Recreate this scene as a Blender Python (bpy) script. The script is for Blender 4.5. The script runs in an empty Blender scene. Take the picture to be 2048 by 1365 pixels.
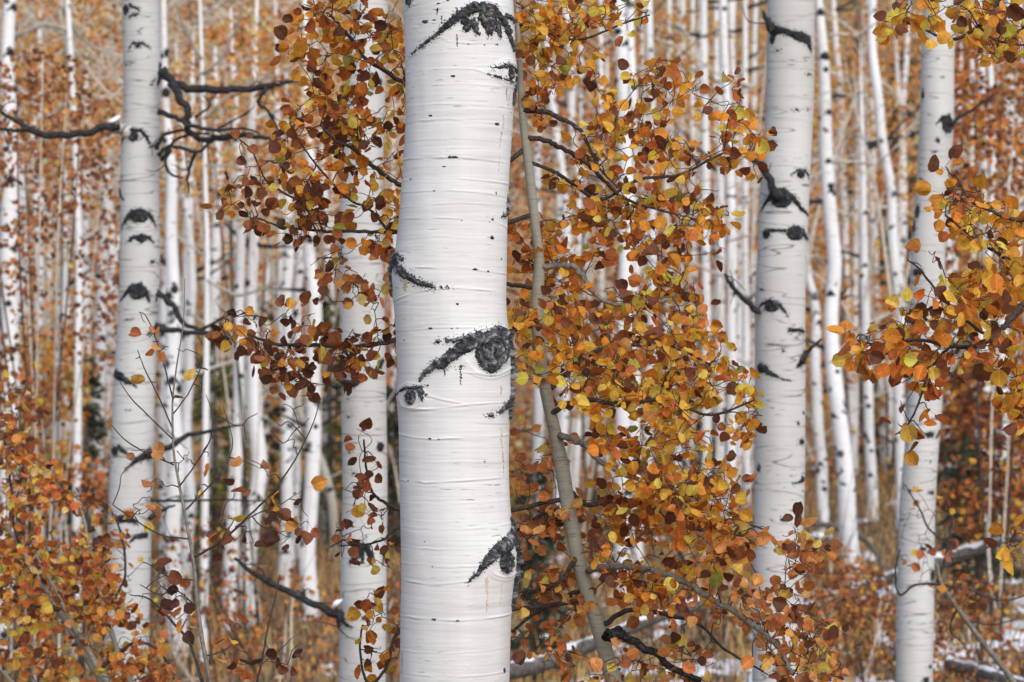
import bpy, math, random
import numpy as np
random.seed(7); RNG = np.random.default_rng(11)
scene = bpy.context.scene
# ------------------------------------------------------------------ camera, sky, sun, exposure
CZ = 1.7; FPX = 100.0/36.0*2048.0
cam_d = bpy.data.cameras.new('camera'); cam = bpy.data.objects.new('camera', cam_d)
scene.collection.objects.link(cam); scene.camera = cam
cam.location = (0, 0, CZ); cam.rotation_euler = (math.radians(90), 0, 0)
cam_d.lens = 100; cam_d.sensor_width = 36; cam_d.clip_start = 0.1; cam_d.clip_end = 2000
cam_d.dof.use_dof = True; cam_d.dof.focus_distance = 7.75; cam_d.dof.aperture_fstop = 6.0
SUN_EL, SUN_AZ = 42.0, 158.0      # azimuth: degrees clockwise from +Y (the view); behind the camera, to the right
world = bpy.data.worlds.new('World'); scene.world = world; world.use_nodes = True
wn = world.node_tree.nodes; wl = world.node_tree.links
bgn = wn['Background']; sky = wn.new('ShaderNodeTexSky'); sky.sky_type = 'NISHITA'; sky.sun_disc = False
sky.sun_elevation = math.radians(SUN_EL); sky.sun_rotation = math.radians(SUN_AZ)
sky.air_density = 1.0; sky.dust_density = 9.0; sky.ozone_density = 0.2; sky.altitude = 2500
wl.new(sky.outputs[0], bgn.inputs[0]); bgn.inputs[1].default_value = 0.10
sun_d = bpy.data.lights.new('sun', 'SUN'); sun = bpy.data.objects.new('sun', sun_d); scene.collection.objects.link(sun)
sun_d.energy = 1.5; sun_d.angle = math.radians(60); sun_d.color = (1.0, 0.955, 0.90)
_e, _a = math.radians(SUN_EL), math.radians(SUN_AZ)
from mathutils import Vector
_to = Vector((math.sin(_a)*math.cos(_e), math.cos(_a)*math.cos(_e), math.sin(_e)))
sun.rotation_euler = (-_to).to_track_quat('-Z', 'Y').to_euler(); sun.location = _to*30 + Vector((0, 0, 5))
vs = scene.view_settings; vs.view_transform = 'Standard'; vs.look = 'None'; vs.exposure = 1.0; vs.gamma = 1.0
vs.use_curve_mapping = False
scene.render.engine = 'CYCLES'; scene.cycles.use_denoising = True
scene.cycles.max_bounces = 6; scene.cycles.diffuse_bounces = 3; scene.cycles.transmission_bounces = 3
scene.cycles.sample_clamp_indirect = 6
C = scene.collection

# ------------------------------------------------------------------ helpers
def fr(v): return v - np.floor(v)
def hsh(x, y, s): return fr(np.sin(x*127.1 + y*311.7 + s*74.7)*43758.5453)
def vn(x, y, s=0.0):
    x = np.asarray(x, float); y = np.asarray(y, float)
    xi = np.floor(x); yi = np.floor(y); fx = x-xi; fy = y-yi
    fx = fx*fx*(3-2*fx); fy = fy*fy*(3-2*fy)
    a = hsh(xi, yi, s); b = hsh(xi+1, yi, s); c = hsh(xi, yi+1, s); d = hsh(xi+1, yi+1, s)
    return (a*(1-fx)+b*fx)*(1-fy) + (c*(1-fx)+d*fx)*fy
def fbm(x, y, s=0.0, o=3):
    t = 0; a = 0.5; n = 0
    for k in range(o):
        t = t + a*vn(np.asarray(x)*2**k, np.asarray(y)*2**k, s+k*3.1); n += a; a *= 0.5
    return t/n
_GY = np.array([-30, 0, 8, 20, 28, 40, 50, 60, 75, 120, 200], float)
_GZ = np.array([.1, 0, -.3, -.75, -.72, -.45, -.05, .9, 5.5, 30, 75], float)
def ground(x, y):
    x = np.asarray(x, float); y = np.asarray(y, float)
    return np.interp(y, _GY, _GZ) + .085*(x-3)*np.clip((y-12)/12, 0, 1)*np.where(x > 3, .5, 1) + .22*(fbm(x/3.1, y/3.1, 5)-.5)*np.clip(y/15, .2, 2)
def at(px, py, Y):
    return np.array([(px-1024)/FPX*Y, Y, CZ+(682.5-py)/FPX*Y])

class MB:
    def __init__(s): s.v = []; s.q = []; s.t = []; s.n = 0; s.at = {}
    def add(s, v, q=None, t=None, **attr):
        v = np.asarray(v, float)
        if q is not None and len(q): s.q.append(np.asarray(q)+s.n)
        if t is not None and len(t): s.t.append(np.asarray(t)+s.n)
        s.v.append(v); s.n += len(v)
        for k, a in attr.items(): s.at.setdefault(k, []).append(np.asarray(a, float))
    def tube(s, P, R, S=8, cap=True, wob=0.0, seed=0.0):
        P = np.asarray(P, float); R = np.asarray(R, float); K = len(P)
        T = np.gradient(P, axis=0); T /= np.linalg.norm(T, axis=1)[:, None]+1e-9
        ref = np.array([0, 1.0, 0]) if abs(T[0][1]) < .85 else np.array([1.0, 0, 0])
        U = np.cross(T, ref); U /= np.linalg.norm(U, axis=1)[:, None]+1e-9
        W = np.cross(T, U)
        a = np.linspace(0, 2*math.pi, S, endpoint=False)
        r = R[:, None]*np.ones((1, S))
        if wob:
            r = r*(1+wob*(fbm(np.arange(K)[:, None]*.6+0*a, np.cos(a)[None, :]*1.3+seed+np.sin(a)[None, :]*.7, seed)-.5)*2)
        V = P[:, None, :] + r[..., None]*(np.cos(a)[None, :, None]*U[:, None, :]+np.sin(a)[None, :, None]*W[:, None, :])
        i, j = np.meshgrid(np.arange(K-1), np.arange(S), indexing='ij'); j2 = (j+1) % S
        q = np.stack([i*S+j, i*S+j2, (i+1)*S+j2, (i+1)*S+j], -1).reshape(-1, 4)
        V = V.reshape(-1, 3); t = []
        if cap:
            V = np.vstack([V, P[0], P[-1]]); n0 = K*S
            for k in range(S):
                t.append((n0, (k+1) % S, k)); t.append((n0+1, (K-1)*S+k, (K-1)*S+(k+1) % S))
        s.add(V, q, t)
    def mesh(s, name, org=(0, 0, 0), smooth=True):
        me = bpy.data.meshes.new(name); V = np.vstack(s.v)-np.asarray(org)
        q = np.vstack(s.q) if s.q else np.zeros((0, 4), int); t = np.vstack(s.t) if s.t else np.zeros((0, 3), int)
        me.vertices.add(len(V)); me.vertices.foreach_set('co', V.astype(np.float32).ravel())
        me.loops.add(q.size+t.size); me.loops.foreach_set('vertex_index', np.concatenate([q.ravel(), t.ravel()]).astype(np.int32))
        me.polygons.add(len(q)+len(t))
        me.polygons.foreach_set('loop_start', np.concatenate([np.arange(len(q))*4, q.size+np.arange(len(t))*3]).astype(np.int32))
        me.polygons.foreach_set('use_smooth', np.full(len(q)+len(t), smooth))
        for k, L in s.at.items():
            A = np.vstack(L); 
            if A.shape[1] == 4:
                at_ = me.attributes.new(k, 'FLOAT_COLOR', 'POINT'); at_.data.foreach_set('color', A.astype(np.float32).ravel())
            else:
                at_ = me.attributes.new(k, 'FLOAT_VECTOR', 'POINT'); at_.data.foreach_set('vector', A.astype(np.float32).ravel())
        me.update(calc_edges=True)
        return me
def obj(name, mb, mat, parent=None, org=None, smooth=True):
    if org is None: org = ROOT.get(parent.name, (0, 0, 0)) if parent else (0, 0, 0)
    me = mb.mesh(name, org, smooth); me.materials.append(mat)
    o = bpy.data.objects.new(name, me); C.objects.link(o)
    if parent: o.parent = parent; ROOT[o.name] = org
    else: o.location = org
    return o
ROOT = {}
def thing(name, label, cat, loc, group=None):
    o = bpy.data.objects.new(name, None); C.objects.link(o); o.location = loc; o.empty_display_size = .1
    o['label'] = label; o['category'] = cat
    if group: o['group'] = group
    ROOT[o.name] = np.asarray(loc, float)
    return o
def tag(o, label, cat, group=None, kind=None):
    o['label'] = label; o['category'] = cat
    if group: o['group'] = group
    if kind: o['kind'] = kind
def smooth_path(P, n=6):
    P = np.asarray(P, float)
    if len(P) < 3:
        t = np.linspace(0, 1, n+1)[:, None]; return P[0]*(1-t)+P[-1]*t
    Q = np.vstack([2*P[0]-P[1], P, 2*P[-1]-P[-2]]); out = []
    for i in range(1, len(Q)-2):
        t = np.linspace(0, 1, n, endpoint=False)[:, None]
        a, b, c, d = Q[i-1], Q[i], Q[i+1], Q[i+2]
        out.append(.5*((2*b)+(c-a)*t+(2*a-5*b+4*c-d)*t*t+(3*b-a-3*c+d)*t**3))
    out.append(P[-1][None]); return np.vstack(out)

# ------------------------------------------------------------------ materials
def mat_new(name):
    m = bpy.data.materials.new(name); m.use_nodes = True
    nt = m.node_tree; b = nt.nodes['Principled BSDF']; return m, nt, b
def N(nt, kind, **kw):
    n = nt.nodes.new(kind)
    for k, v in kw.items(): setattr(n, k, v)
    return n
def noise(nt, vec, scale=(1, 1, 1), sc=1.0, det=3.0, rough=.55, loc=(0, 0, 0)):
    mp = N(nt, 'ShaderNodeMapping'); mp.inputs['Scale'].default_value = scale; mp.inputs['Location'].default_value = loc
    nt.links.new(vec, mp.inputs[0]); t = N(nt, 'ShaderNodeTexNoise'); t.inputs['Scale'].default_value = sc
    t.inputs['Detail'].default_value = det; t.inputs['Roughness'].default_value = rough
    nt.links.new(mp.outputs[0], t.inputs['Vector']); return t.outputs['Fac']
def ramp(nt, f, stops):
    r = N(nt, 'ShaderNodeValToRGB'); el = r.color_ramp.elements
    while len(el) < len(stops): el.new(.5)
    for e, (p, c) in zip(el, stops):
        e.position = p; e.color = (c, c, c, 1) if not isinstance(c, tuple) else (*c, 1)
    nt.links.new(f, r.inputs[0]); return r.outputs[0]
def mix(nt, f, a, b, mode='MIX'):
    m = N(nt, 'ShaderNodeMix', data_type='RGBA', blend_type=mode)
    for s, v in ((m.inputs[0], f), (m.inputs[6], a), (m.inputs[7], b)):
        if isinstance(v, (int, float)): s.default_value = v
        elif isinstance(v, tuple): s.default_value = (*v, 1)
        else: nt.links.new(v, s)
    return m.outputs[2]
def bump(nt, b, h, strength, dist):
    n = N(nt, 'ShaderNodeBump'); n.inputs['Strength'].default_value = strength; n.inputs['Distance'].default_value = dist
    nt.links.new(h, n.inputs['Height']); nt.links.new(n.outputs[0], b.inputs['Normal'])
def bark_mat(name, base, warm, lent=.3, lthr=.70, spots=0.0, streak=.12, line=.10, sthr=.66, bd=.002, k=1.0, rings=0.0):
    m, nt, b = mat_new(name); tc = N(nt, 'ShaderNodeTexCoord').outputs['Object']
    oi = N(nt, 'ShaderNodeObjectInfo'); ad = N(nt, 'ShaderNodeVectorMath', operation='ADD'); cx = N(nt, 'ShaderNodeCombineXYZ')
    mu = N(nt, 'ShaderNodeMath', operation='MULTIPLY'); mu.inputs[1].default_value = 37.0
    nt.links.new(oi.outputs['Random'], mu.inputs[0]); nt.links.new(mu.outputs[0], cx.inputs[2])
    nt.links.new(tc, ad.inputs[0]); nt.links.new(cx.outputs[0], ad.inputs[1]); v = ad.outputs[0]
    fine = noise(nt, v, (5*k, 5*k, 170*k), 1, 3)
    fine2 = noise(nt, v, (3*k, 3*k, 38*k), 1, 4)
    vert = noise(nt, v, (13*k, 13*k, .9*k), 1, 3, .6)
    blot = noise(nt, v, (2.2*k, 2.2*k, 1.1*k), 1, 3)
    col = mix(nt, ramp(nt, blot, [(.38, 0.0), (.68, 1.0)]), base, warm)
    col = mix(nt, streak, col, ramp(nt, vert, [(.32, .25), (.58, 1.0)]), 'MULTIPLY')
    col = mix(nt, line, col, ramp(nt, fine, [(.30, .2), (.55, 1.0)]), 'MULTIPLY')
    col = mix(nt, line*1.1, col, ramp(nt, fine2, [(.30, .25), (.50, 1.0)]), 'MULTIPLY')
    le = noise(nt, v, (14*k, 14*k, 150*k), 1, 2, loc=(3, 7, 1))
    lm = ramp(nt, le, [(lthr, 0.0), (lthr+.05, 1.0)])
    lm2 = mix(nt, 1.0, lm, ramp(nt, noise(nt, v, (3*k, 3*k, 5*k), 1, 2, loc=(9, 2, 5)), [(.45, 0.0), (.6, lent)]), 'MULTIPLY')
    col = mix(nt, lm2, col, (.045, .040, .038))
    if rings:
        rg = noise(nt, v, (1.3*k, 1.3*k, 12*k), 1, 2.0, loc=(1, 5, 3))
        rm = ramp(nt, rg, [(.488, 0.0), (.500, 1.0), (.512, 0.0)])
        rm = mix(nt, 1.0, rm, ramp(nt, noise(nt, v, (7*k, 7*k, 9*k), 1, 2, loc=(2, 2, 9)), [(.34, 0.0), (.52, rings)]), 'MULTIPLY')
        col = mix(nt, rm, col, (.10, .09, .08))
    if spots:
        sp = ramp(nt, noise(nt, v, (9*k, 9*k, 11*k), 1, 2.5, loc=(4, 4, 8)), [(sthr, 0.0), (sthr+.035, spots)])
        col = mix(nt, sp, col, (.022, .021, .022))
    nt.links.new(col, b.inputs['Base Color']); b.inputs['Roughness'].default_value = .72; b.inputs['Specular IOR Level'].default_value = .25
    hm = N(nt, 'ShaderNodeMath', operation='ADD'); nt.links.new(fine, hm.inputs[0]); nt.links.new(fine2, hm.inputs[1])
    bump(nt, b, hm.outputs[0], .35, bd); return m
M = {}
M['bark_main'] = bark_mat('aspen_bark_fine', (.665, .66, .65), (.565, .555, .525), lent=.6, lthr=.66, streak=.08, line=.13, bd=.0012)
M['bark_mid'] = bark_mat('aspen_bark', (.565, .56, .545), (.47, .455, .425), lent=.9, lthr=.645, streak=.07, line=.07, bd=.002, rings=.9)
M['bark_far'] = bark_mat('aspen_bark_spotted', (.80, .80, .80), (.68, .67, .65), lent=.85, lthr=.63, spots=.92, streak=.12, line=.10, sthr=.635, bd=.003, k=.8)
M['bark_sap'] = bark_mat('young_aspen_bark', (.36, .345, .285), (.26, .25, .195), lent=.85, lthr=.62, spots=.5, streak=.25, line=.2, sthr=.7, bd=.001, k=1.6)
M['bark_limb'] = bark_mat('pale_limb_bark', (.55, .52, .44), (.40, .37, .30), lent=.7, lthr=.62, streak=.25, line=.2, bd=.002, k=1.2)
M['bark_brown'] = bark_mat('dead_trunk_bark', (.20, .15, .12), (.10, .075, .06), lent=.9, lthr=.6, spots=.7, streak=.5, line=.3, sthr=.6)
def rough_mat(name, c0, c1, sc, thr=(.35, .72), bd=.003, rough=.85, bs=.8, spec=.3):
    m, nt, b = mat_new(name); tc = N(nt, 'ShaderNodeTexCoord').outputs['Object']
    a = noise(nt, tc, (1, 1, 1), sc, 5, .65); g = noise(nt, tc, (1, 1, .6), sc*.3, 3)
    col = mix(nt, ramp(nt, a, [(thr[0], 0.0), (thr[1], 1.0)]), c0, c1)
    col = mix(nt, .5, col, ramp(nt, g, [(.3, .45), (.65, 1.2)]), 'MULTIPLY')
    nt.links.new(col, b.inputs['Base Color']); b.inputs['Roughness'].default_value = rough; b.inputs['Specular IOR Level'].default_value = spec
    bump(nt, b, a, bs, bd); return m
def scar_mat(name, c0, c1, c2, lo, hi):
    m, nt, b = mat_new(name); tc = N(nt, 'ShaderNodeTexCoord').outputs['Object']; tn = N(nt, 'ShaderNodeAttribute', attribute_name='tn').outputs['Fac']
    a = noise(nt, tc, (1, 1, 1), 260, 4, .65); md = N(nt, 'ShaderNodeMath', operation='MULTIPLY_ADD'); md.inputs[1].default_value = .35
    nt.links.new(a, md.inputs[0]); nt.links.new(tn, md.inputs[2])
    col = ramp(nt, md.outputs[0], [(lo, c0), ((lo+hi)/2, c1), (hi, c2)])
    nt.links.new(col, b.inputs['Base Color']); b.inputs['Roughness'].default_value = .8; b.inputs['Specular IOR Level'].default_value = .35
    bump(nt, b, md.outputs[0], .8, .006); return m
M['scar'] = scar_mat('black_scar_bark', (.013, .0135, .016), (.048, .049, .055), (.26, .265, .28), .50, .92)
M['scar_mid'] = scar_mat('black_eye_bark', (.009, .0095, .011), (.020, .021, .024), (.10, .102, .11), .52, .95)
M['stain'] = rough_mat('tan_sap_stain', (.42, .30, .19), (.62, .54, .43), 60, (.35, .7), .0005)
M['sapbark'] = rough_mat('grey_sapling_bark', (.11, .098, .08), (.27, .245, .205), 90, (.35, .7), .001)
M['scar_far'] = rough_mat('dark_knot_bark', (.012, .012, .014), (.05, .05, .054), 90, (.4, .8), .004)
M['wood'] = rough_mat('weathered_knot_wood', (.035, .03, .027), (.26, .225, .18), 170, (.40, .66), .004)
M['dead'] = rough_mat('black_dead_branch', (.012, .0115, .013), (.10, .095, .095), 110, (.45, .72), .006, bs=1.0)
M['twig'] = rough_mat('dark_twig', (.028, .022, .019), (.10, .082, .066), 150, (.4, .7), .001)
M['twig_pale'] = rough_mat('pale_twig', (.48, .42, .34), (.74, .69, .60), 60, (.35, .7), .002)
M['snow'] = rough_mat('snow', (.78, .80, .84), (.88, .89, .91), 9, (.3, .7), .02, .6, .4, .4)
M['log'] = rough_mat('fallen_log_bark', (.05, .042, .038), (.20, .18, .16), 25, (.35, .7), .01)

def leaf_mat(name, objcol):
    m, nt, b = mat_new(name); out = nt.nodes['Material Output']
    uvn = N(nt, 'ShaderNodeAttribute', attribute_name='lf')
    if objcol:
        oi = N(nt, 'ShaderNodeObjectInfo'); col = oi.outputs['Color']; rnd = oi.outputs['Random']
    else:
        ca = N(nt, 'ShaderNodeAttribute', attribute_name='lc'); col = ca.outputs['Color']; rnd = N(nt, 'ShaderNodeNewGeometry').outputs['Random Per Island']
    mu = N(nt, 'ShaderNodeMath', operation='MULTIPLY'); mu.inputs[1].default_value = 91.0; nt.links.new(rnd, mu.inputs[0])
    cx = N(nt, 'ShaderNodeCombineXYZ'); nt.links.new(mu.outputs[0], cx.inputs[2])
    ad = N(nt, 'ShaderNodeVectorMath', operation='ADD'); nt.links.new(uvn.outputs['Vector'], ad.inputs[0]); nt.links.new(cx.outputs[0], ad.inputs[1])
    big = noise(nt, ad.outputs[0], (1, 1, 1), 1.6, 3); sm = noise(nt, ad.outputs[0], (1, 1, 1), 6.5, 2)
    c = mix(nt, ramp(nt, big, [(.42, 0.0), (.72, .75)]), col, mix(nt, 1.0, col, (.54, .46, .42), 'MULTIPLY'))
    sx = N(nt, 'ShaderNodeSeparateXYZ'); nt.links.new(uvn.outputs['Vector'], sx.inputs[0]); ab = N(nt, 'ShaderNodeMath', operation='ABSOLUTE'); nt.links.new(sx.outputs[0], ab.inputs[0])
    c = mix(nt, ramp(nt, ab.outputs[0], [(.015, .55), (.045, 0.0)]), c, mix(nt, 1.0, c, (1.5, 1.5, 1.4), 'MULTIPLY'))
    ds = N(nt, 'ShaderNodeVectorMath', operation='DISTANCE'); nt.links.new(uvn.outputs['Vector'], ds.inputs[0]); ds.inputs[1].default_value = (0, .5, 0)
    rm = N(nt, 'ShaderNodeMath', operation='MULTIPLY_ADD'); rm.inputs[1].default_value = .5; nt.links.new(big, rm.inputs[0]); nt.links.new(ds.outputs['Value'], rm.inputs[2])
    c = mix(nt, ramp(nt, rm.outputs[0], [(.72, 0.0), (.84, .3)]), c, mix(nt, 1.0, c, (.42, .36, .34), 'MULTIPLY'))
    c = mix(nt, ramp(nt, sm, [(.66, 0.0), (.70, .8)]), c, (.035, .016, .010))
    nt.links.new(c, b.inputs['Base Color']); b.inputs['Roughness'].default_value = .55; b.inputs['Specular IOR Level'].default_value = .3
    tr = N(nt, 'ShaderNodeBsdfTranslucent'); nt.links.new(mix(nt, .3, c, (1.0, .78, .40), 'MULTIPLY'), tr.inputs[0])
    mx = N(nt, 'ShaderNodeMixShader'); mx.inputs[0].default_value = .48
    nt.links.new(b.outputs[0], mx.inputs[1]); nt.links.new(tr.outputs[0], mx.inputs[2]); nt.links.new(mx.outputs[0], out.inputs[0])
    return m
M['leaf'] = leaf_mat('aspen_leaf', True); M['leaves'] = leaf_mat('aspen_leaf_mass', False)

def s2l(c): return tuple((x/255.0/12.92 if x <= 10 else ((x/255.0+.055)/1.055)**2.4) for x in c)
PAL = {  # darkest aspen browns: brown leaves, plus shade on leaves put into their colour
 'mix':   [(3, (228, 152, 58)), (3, (212, 130, 50)), (2.4, (164, 94, 48)), (2.7, (102, 62, 44)), (1.3, (232, 180, 80)), (.5, (196, 176, 80)), (.1, (140, 146, 70))],
 'gold':  [(4, (232, 162, 62)), (3.4, (222, 142, 52)), (1.8, (234, 182, 80)), (1.6, (178, 106, 54)), (1.9, (108, 66, 46)), (.7, (200, 178, 82)), (.1, (140, 146, 70))],
 'rust':  [(3, (216, 150, 92)), (3, (196, 124, 70)), (2, (152, 98, 62)), (1.2, (104, 70, 52)), (1.6, (232, 174, 90)), (.4, (222, 190, 90))],
 'brown': [(3, (140, 84, 54)), (3, (106, 66, 46)), (2, (174, 106, 60)), (1.6, (82, 54, 42)), (1.6, (216, 148, 64)), (.6, (226, 180, 76))],
 'dark':  [(3, (84, 54, 46)), (2, (122, 74, 52)), (1.3, (180, 108, 68)), (1.0, (226, 164, 78))],
 'left':  [(3, (224, 146, 70)), (3, (200, 114, 60)), (2, (144, 84, 52)), (1.3, (96, 60, 44)), (2.0, (240, 184, 80)), (1.4, (236, 174, 116))],
 'red':   [(3, (156, 102, 74)), (2.4, (124, 80, 62)), (2, (200, 134, 92)), (1, (230, 166, 104))],
 'far':   [(3, (232, 176, 126)), (3, (222, 148, 90)), (2.4, (236, 164, 80)), (1.8, (164, 104, 72)), (1.4, (240, 208, 172)), (.4, (176, 160, 104))],
 'farred':[(3, (196, 124, 80)), (2.4, (150, 92, 64)), (2, (230, 156, 80)), (1.2, (106, 72, 58)), (.5, (146, 138, 88))],
 'faror': [(3, (240, 166, 80)), (2, (230, 144, 62)), (2, (242, 186, 108)), (1.2, (172, 106, 62))],
 'litter':[(3, (160, 112, 80)), (2, (124, 84, 62)), (2, (198, 142, 92)), (1, (214, 170, 118))],
 'grass': [(3, (206, 168, 108)), (2, (180, 142, 92)), (2, (160, 156, 96)), (1.5, (214, 156, 88))],
 'spruce':[(3, (70, 82, 68)), (2, (52, 64, 56)), (1, (100, 112, 84))],
 'green': [(3, (122, 128, 82)), (2, (96, 106, 70)), (1, (156, 150, 96))],
}
PALN = {k: (np.array([w for w, _ in v])/sum(w for w, _ in v), np.array([s2l(c) for _, c in v])) for k, v in PAL.items()}
def pick(pal, n, jit=.22):
    w, c = PALN[pal]; i = RNG.choice(len(w), n, p=w); col = c[i]*(1+jit*RNG.normal(size=(n, 1))*.8)*(1+.05*RNG.normal(size=(n, 3)))
    if pal in ('far', 'farred', 'faror', 'red', 'grass', 'litter'):
        lum = col@np.array([.3, .6, .1]); col = (col+(lum[:, None]*1.05-col)*(.22 if pal in ('grass', 'litter') else .06))*np.array([.96, .92, .72])
    return np.clip(col*np.array([1.32, 1.28, 1.24]), .004, .85)

# ------------------------------------------------------------------ leaves
def leaf_template(kind, near=True):
    rs = np.random.default_rng(kind)
    n = 14 if near else 6
    a = np.linspace(0, 2*math.pi, n, endpoint=False)+.0
    wv = rs.uniform(.86, 1.04); ph = rs.uniform(0, 6.28)
    r = .5*(1+.06*np.sin(3*a+ph)+.035*rs.normal(size=n)*(1 if near else 0))
    x = r*np.sin(a)*wv; y = .5-r*np.cos(a)*.98           # base at y=0, tip at y=1
    k = int(np.argmax(y)); y[k] += .09; 
    ring = np.stack([x, y, 0*x], 1)
    mid = np.stack([x*.5, .5+(y-.5)*.5, 0*x], 1) if near else None
    ctr = np.array([[0, .5, 0]])
    V = np.vstack([ring, mid, ctr]) if near else np.vstack([ring, ctr])
    fold = rs.uniform(-.15, .7); cup = rs.uniform(-.6, .6); tw = rs.uniform(-.3, .3); wave = rs.uniform(0, .05)
    V[:, 2] = fold*np.abs(V[:, 0])+cup*((V[:, 1]-.5)**2+V[:, 0]**2)+tw*V[:, 0]*(V[:, 1]-.5)+wave*np.sin(9*np.arctan2(V[:, 0], V[:, 1]-.5)+ph)*np.hypot(V[:, 0], V[:, 1]-.5)*2
    q = []; t = []
    if near:
        for i in range(n):
            j = (i+1) % n; q.append((i, j, n+j, n+i)); t.append((n+i, n+j, 2*n))
        m0 = len(V)                                       # petiole: a thin three-sided stalk
        pl = rs.uniform(.55, .95); bend = rs.uniform(-.2, .2)
        P = np.array([[0, .03, V[0, 2]], [bend*.4, -pl*.5, .04], [bend, -pl, .10]])
        for p in P:
            for b_ in range(3):
                an = b_*2.094; V = np.vstack([V, p+np.array([.013*math.cos(an), 0, .013*math.sin(an)])])
        for i in range(2):
            for b_ in range(3):
                q.append((m0+i*3+b_, m0+i*3+(b_+1) % 3, m0+(i+1)*3+(b_+1) % 3, m0+(i+1)*3+b_))
    else:
        for i in range(n): t.append((i, (i+1) % n, n))
    return V, np.array(q, int).reshape(-1, 4), np.array(t, int).reshape(-1, 3)
LEAFN = [leaf_template(k) for k in range(12)]; LEAFF = [leaf_template(k+50, False) for k in range(4)]
LEAFMESH = []
for V, q, t in LEAFN:
    mb = MB(); mb.add(V, q, t, lf=V); me = mb.mesh('leaf'); me.materials.append(M['leaf']); LEAFMESH.append(me)
def frames(fwd, nrm):
    y = fwd/(np.linalg.norm(fwd, axis=1)[:, None]+1e-9); x = np.cross(y, nrm); x /= np.linalg.norm(x, axis=1)[:, None]+1e-9
    return np.stack([x, y, np.cross(x, y)], 2)            # columns
def leaf_mass(mb, pos, fr_, size, col, near=False):
    T = LEAFN if near else LEAFF; k = RNG.integers(0, len(T), len(pos))
    for ti, (V, q, t) in enumerate(T):
        s = np.where(k == ti)[0]
        if not len(s): continue
        W = np.einsum('nij,vj->nvi', fr_[s], V)*size[s][:, None, None]+pos[s][:, None, :]
        o = (np.arange(len(s))*len(V))[:, None, None]
        mb.add(W.reshape(-1, 3), (q[None]+o).reshape(-1, 4) if len(q) else None, (t[None]+o).reshape(-1, 3),
               lf=np.tile(V, (len(s), 1)), lc=np.repeat(np.hstack([col[s], np.ones((len(s), 1))]), len(V), 0))
def rnd_dirs(n, bias=(0, 0, 0)):
    d = RNG.normal(size=(n, 3)); d /= np.linalg.norm(d, axis=1)[:, None]; d = d+np.asarray(bias); return d/np.linalg.norm(d, axis=1)[:, None]
def scatter_leaves(mb, pos, pal, smin, smax, near=False):
    n = len(pos); nr = rnd_dirs(n); fw = rnd_dirs(n, (0, 0, -.5)); 
    leaf_mass(mb, pos, frames(fw, nr), RNG.uniform(smin, smax, n), pick(pal, n) if isinstance(pal, str) else pal, near)

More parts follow.
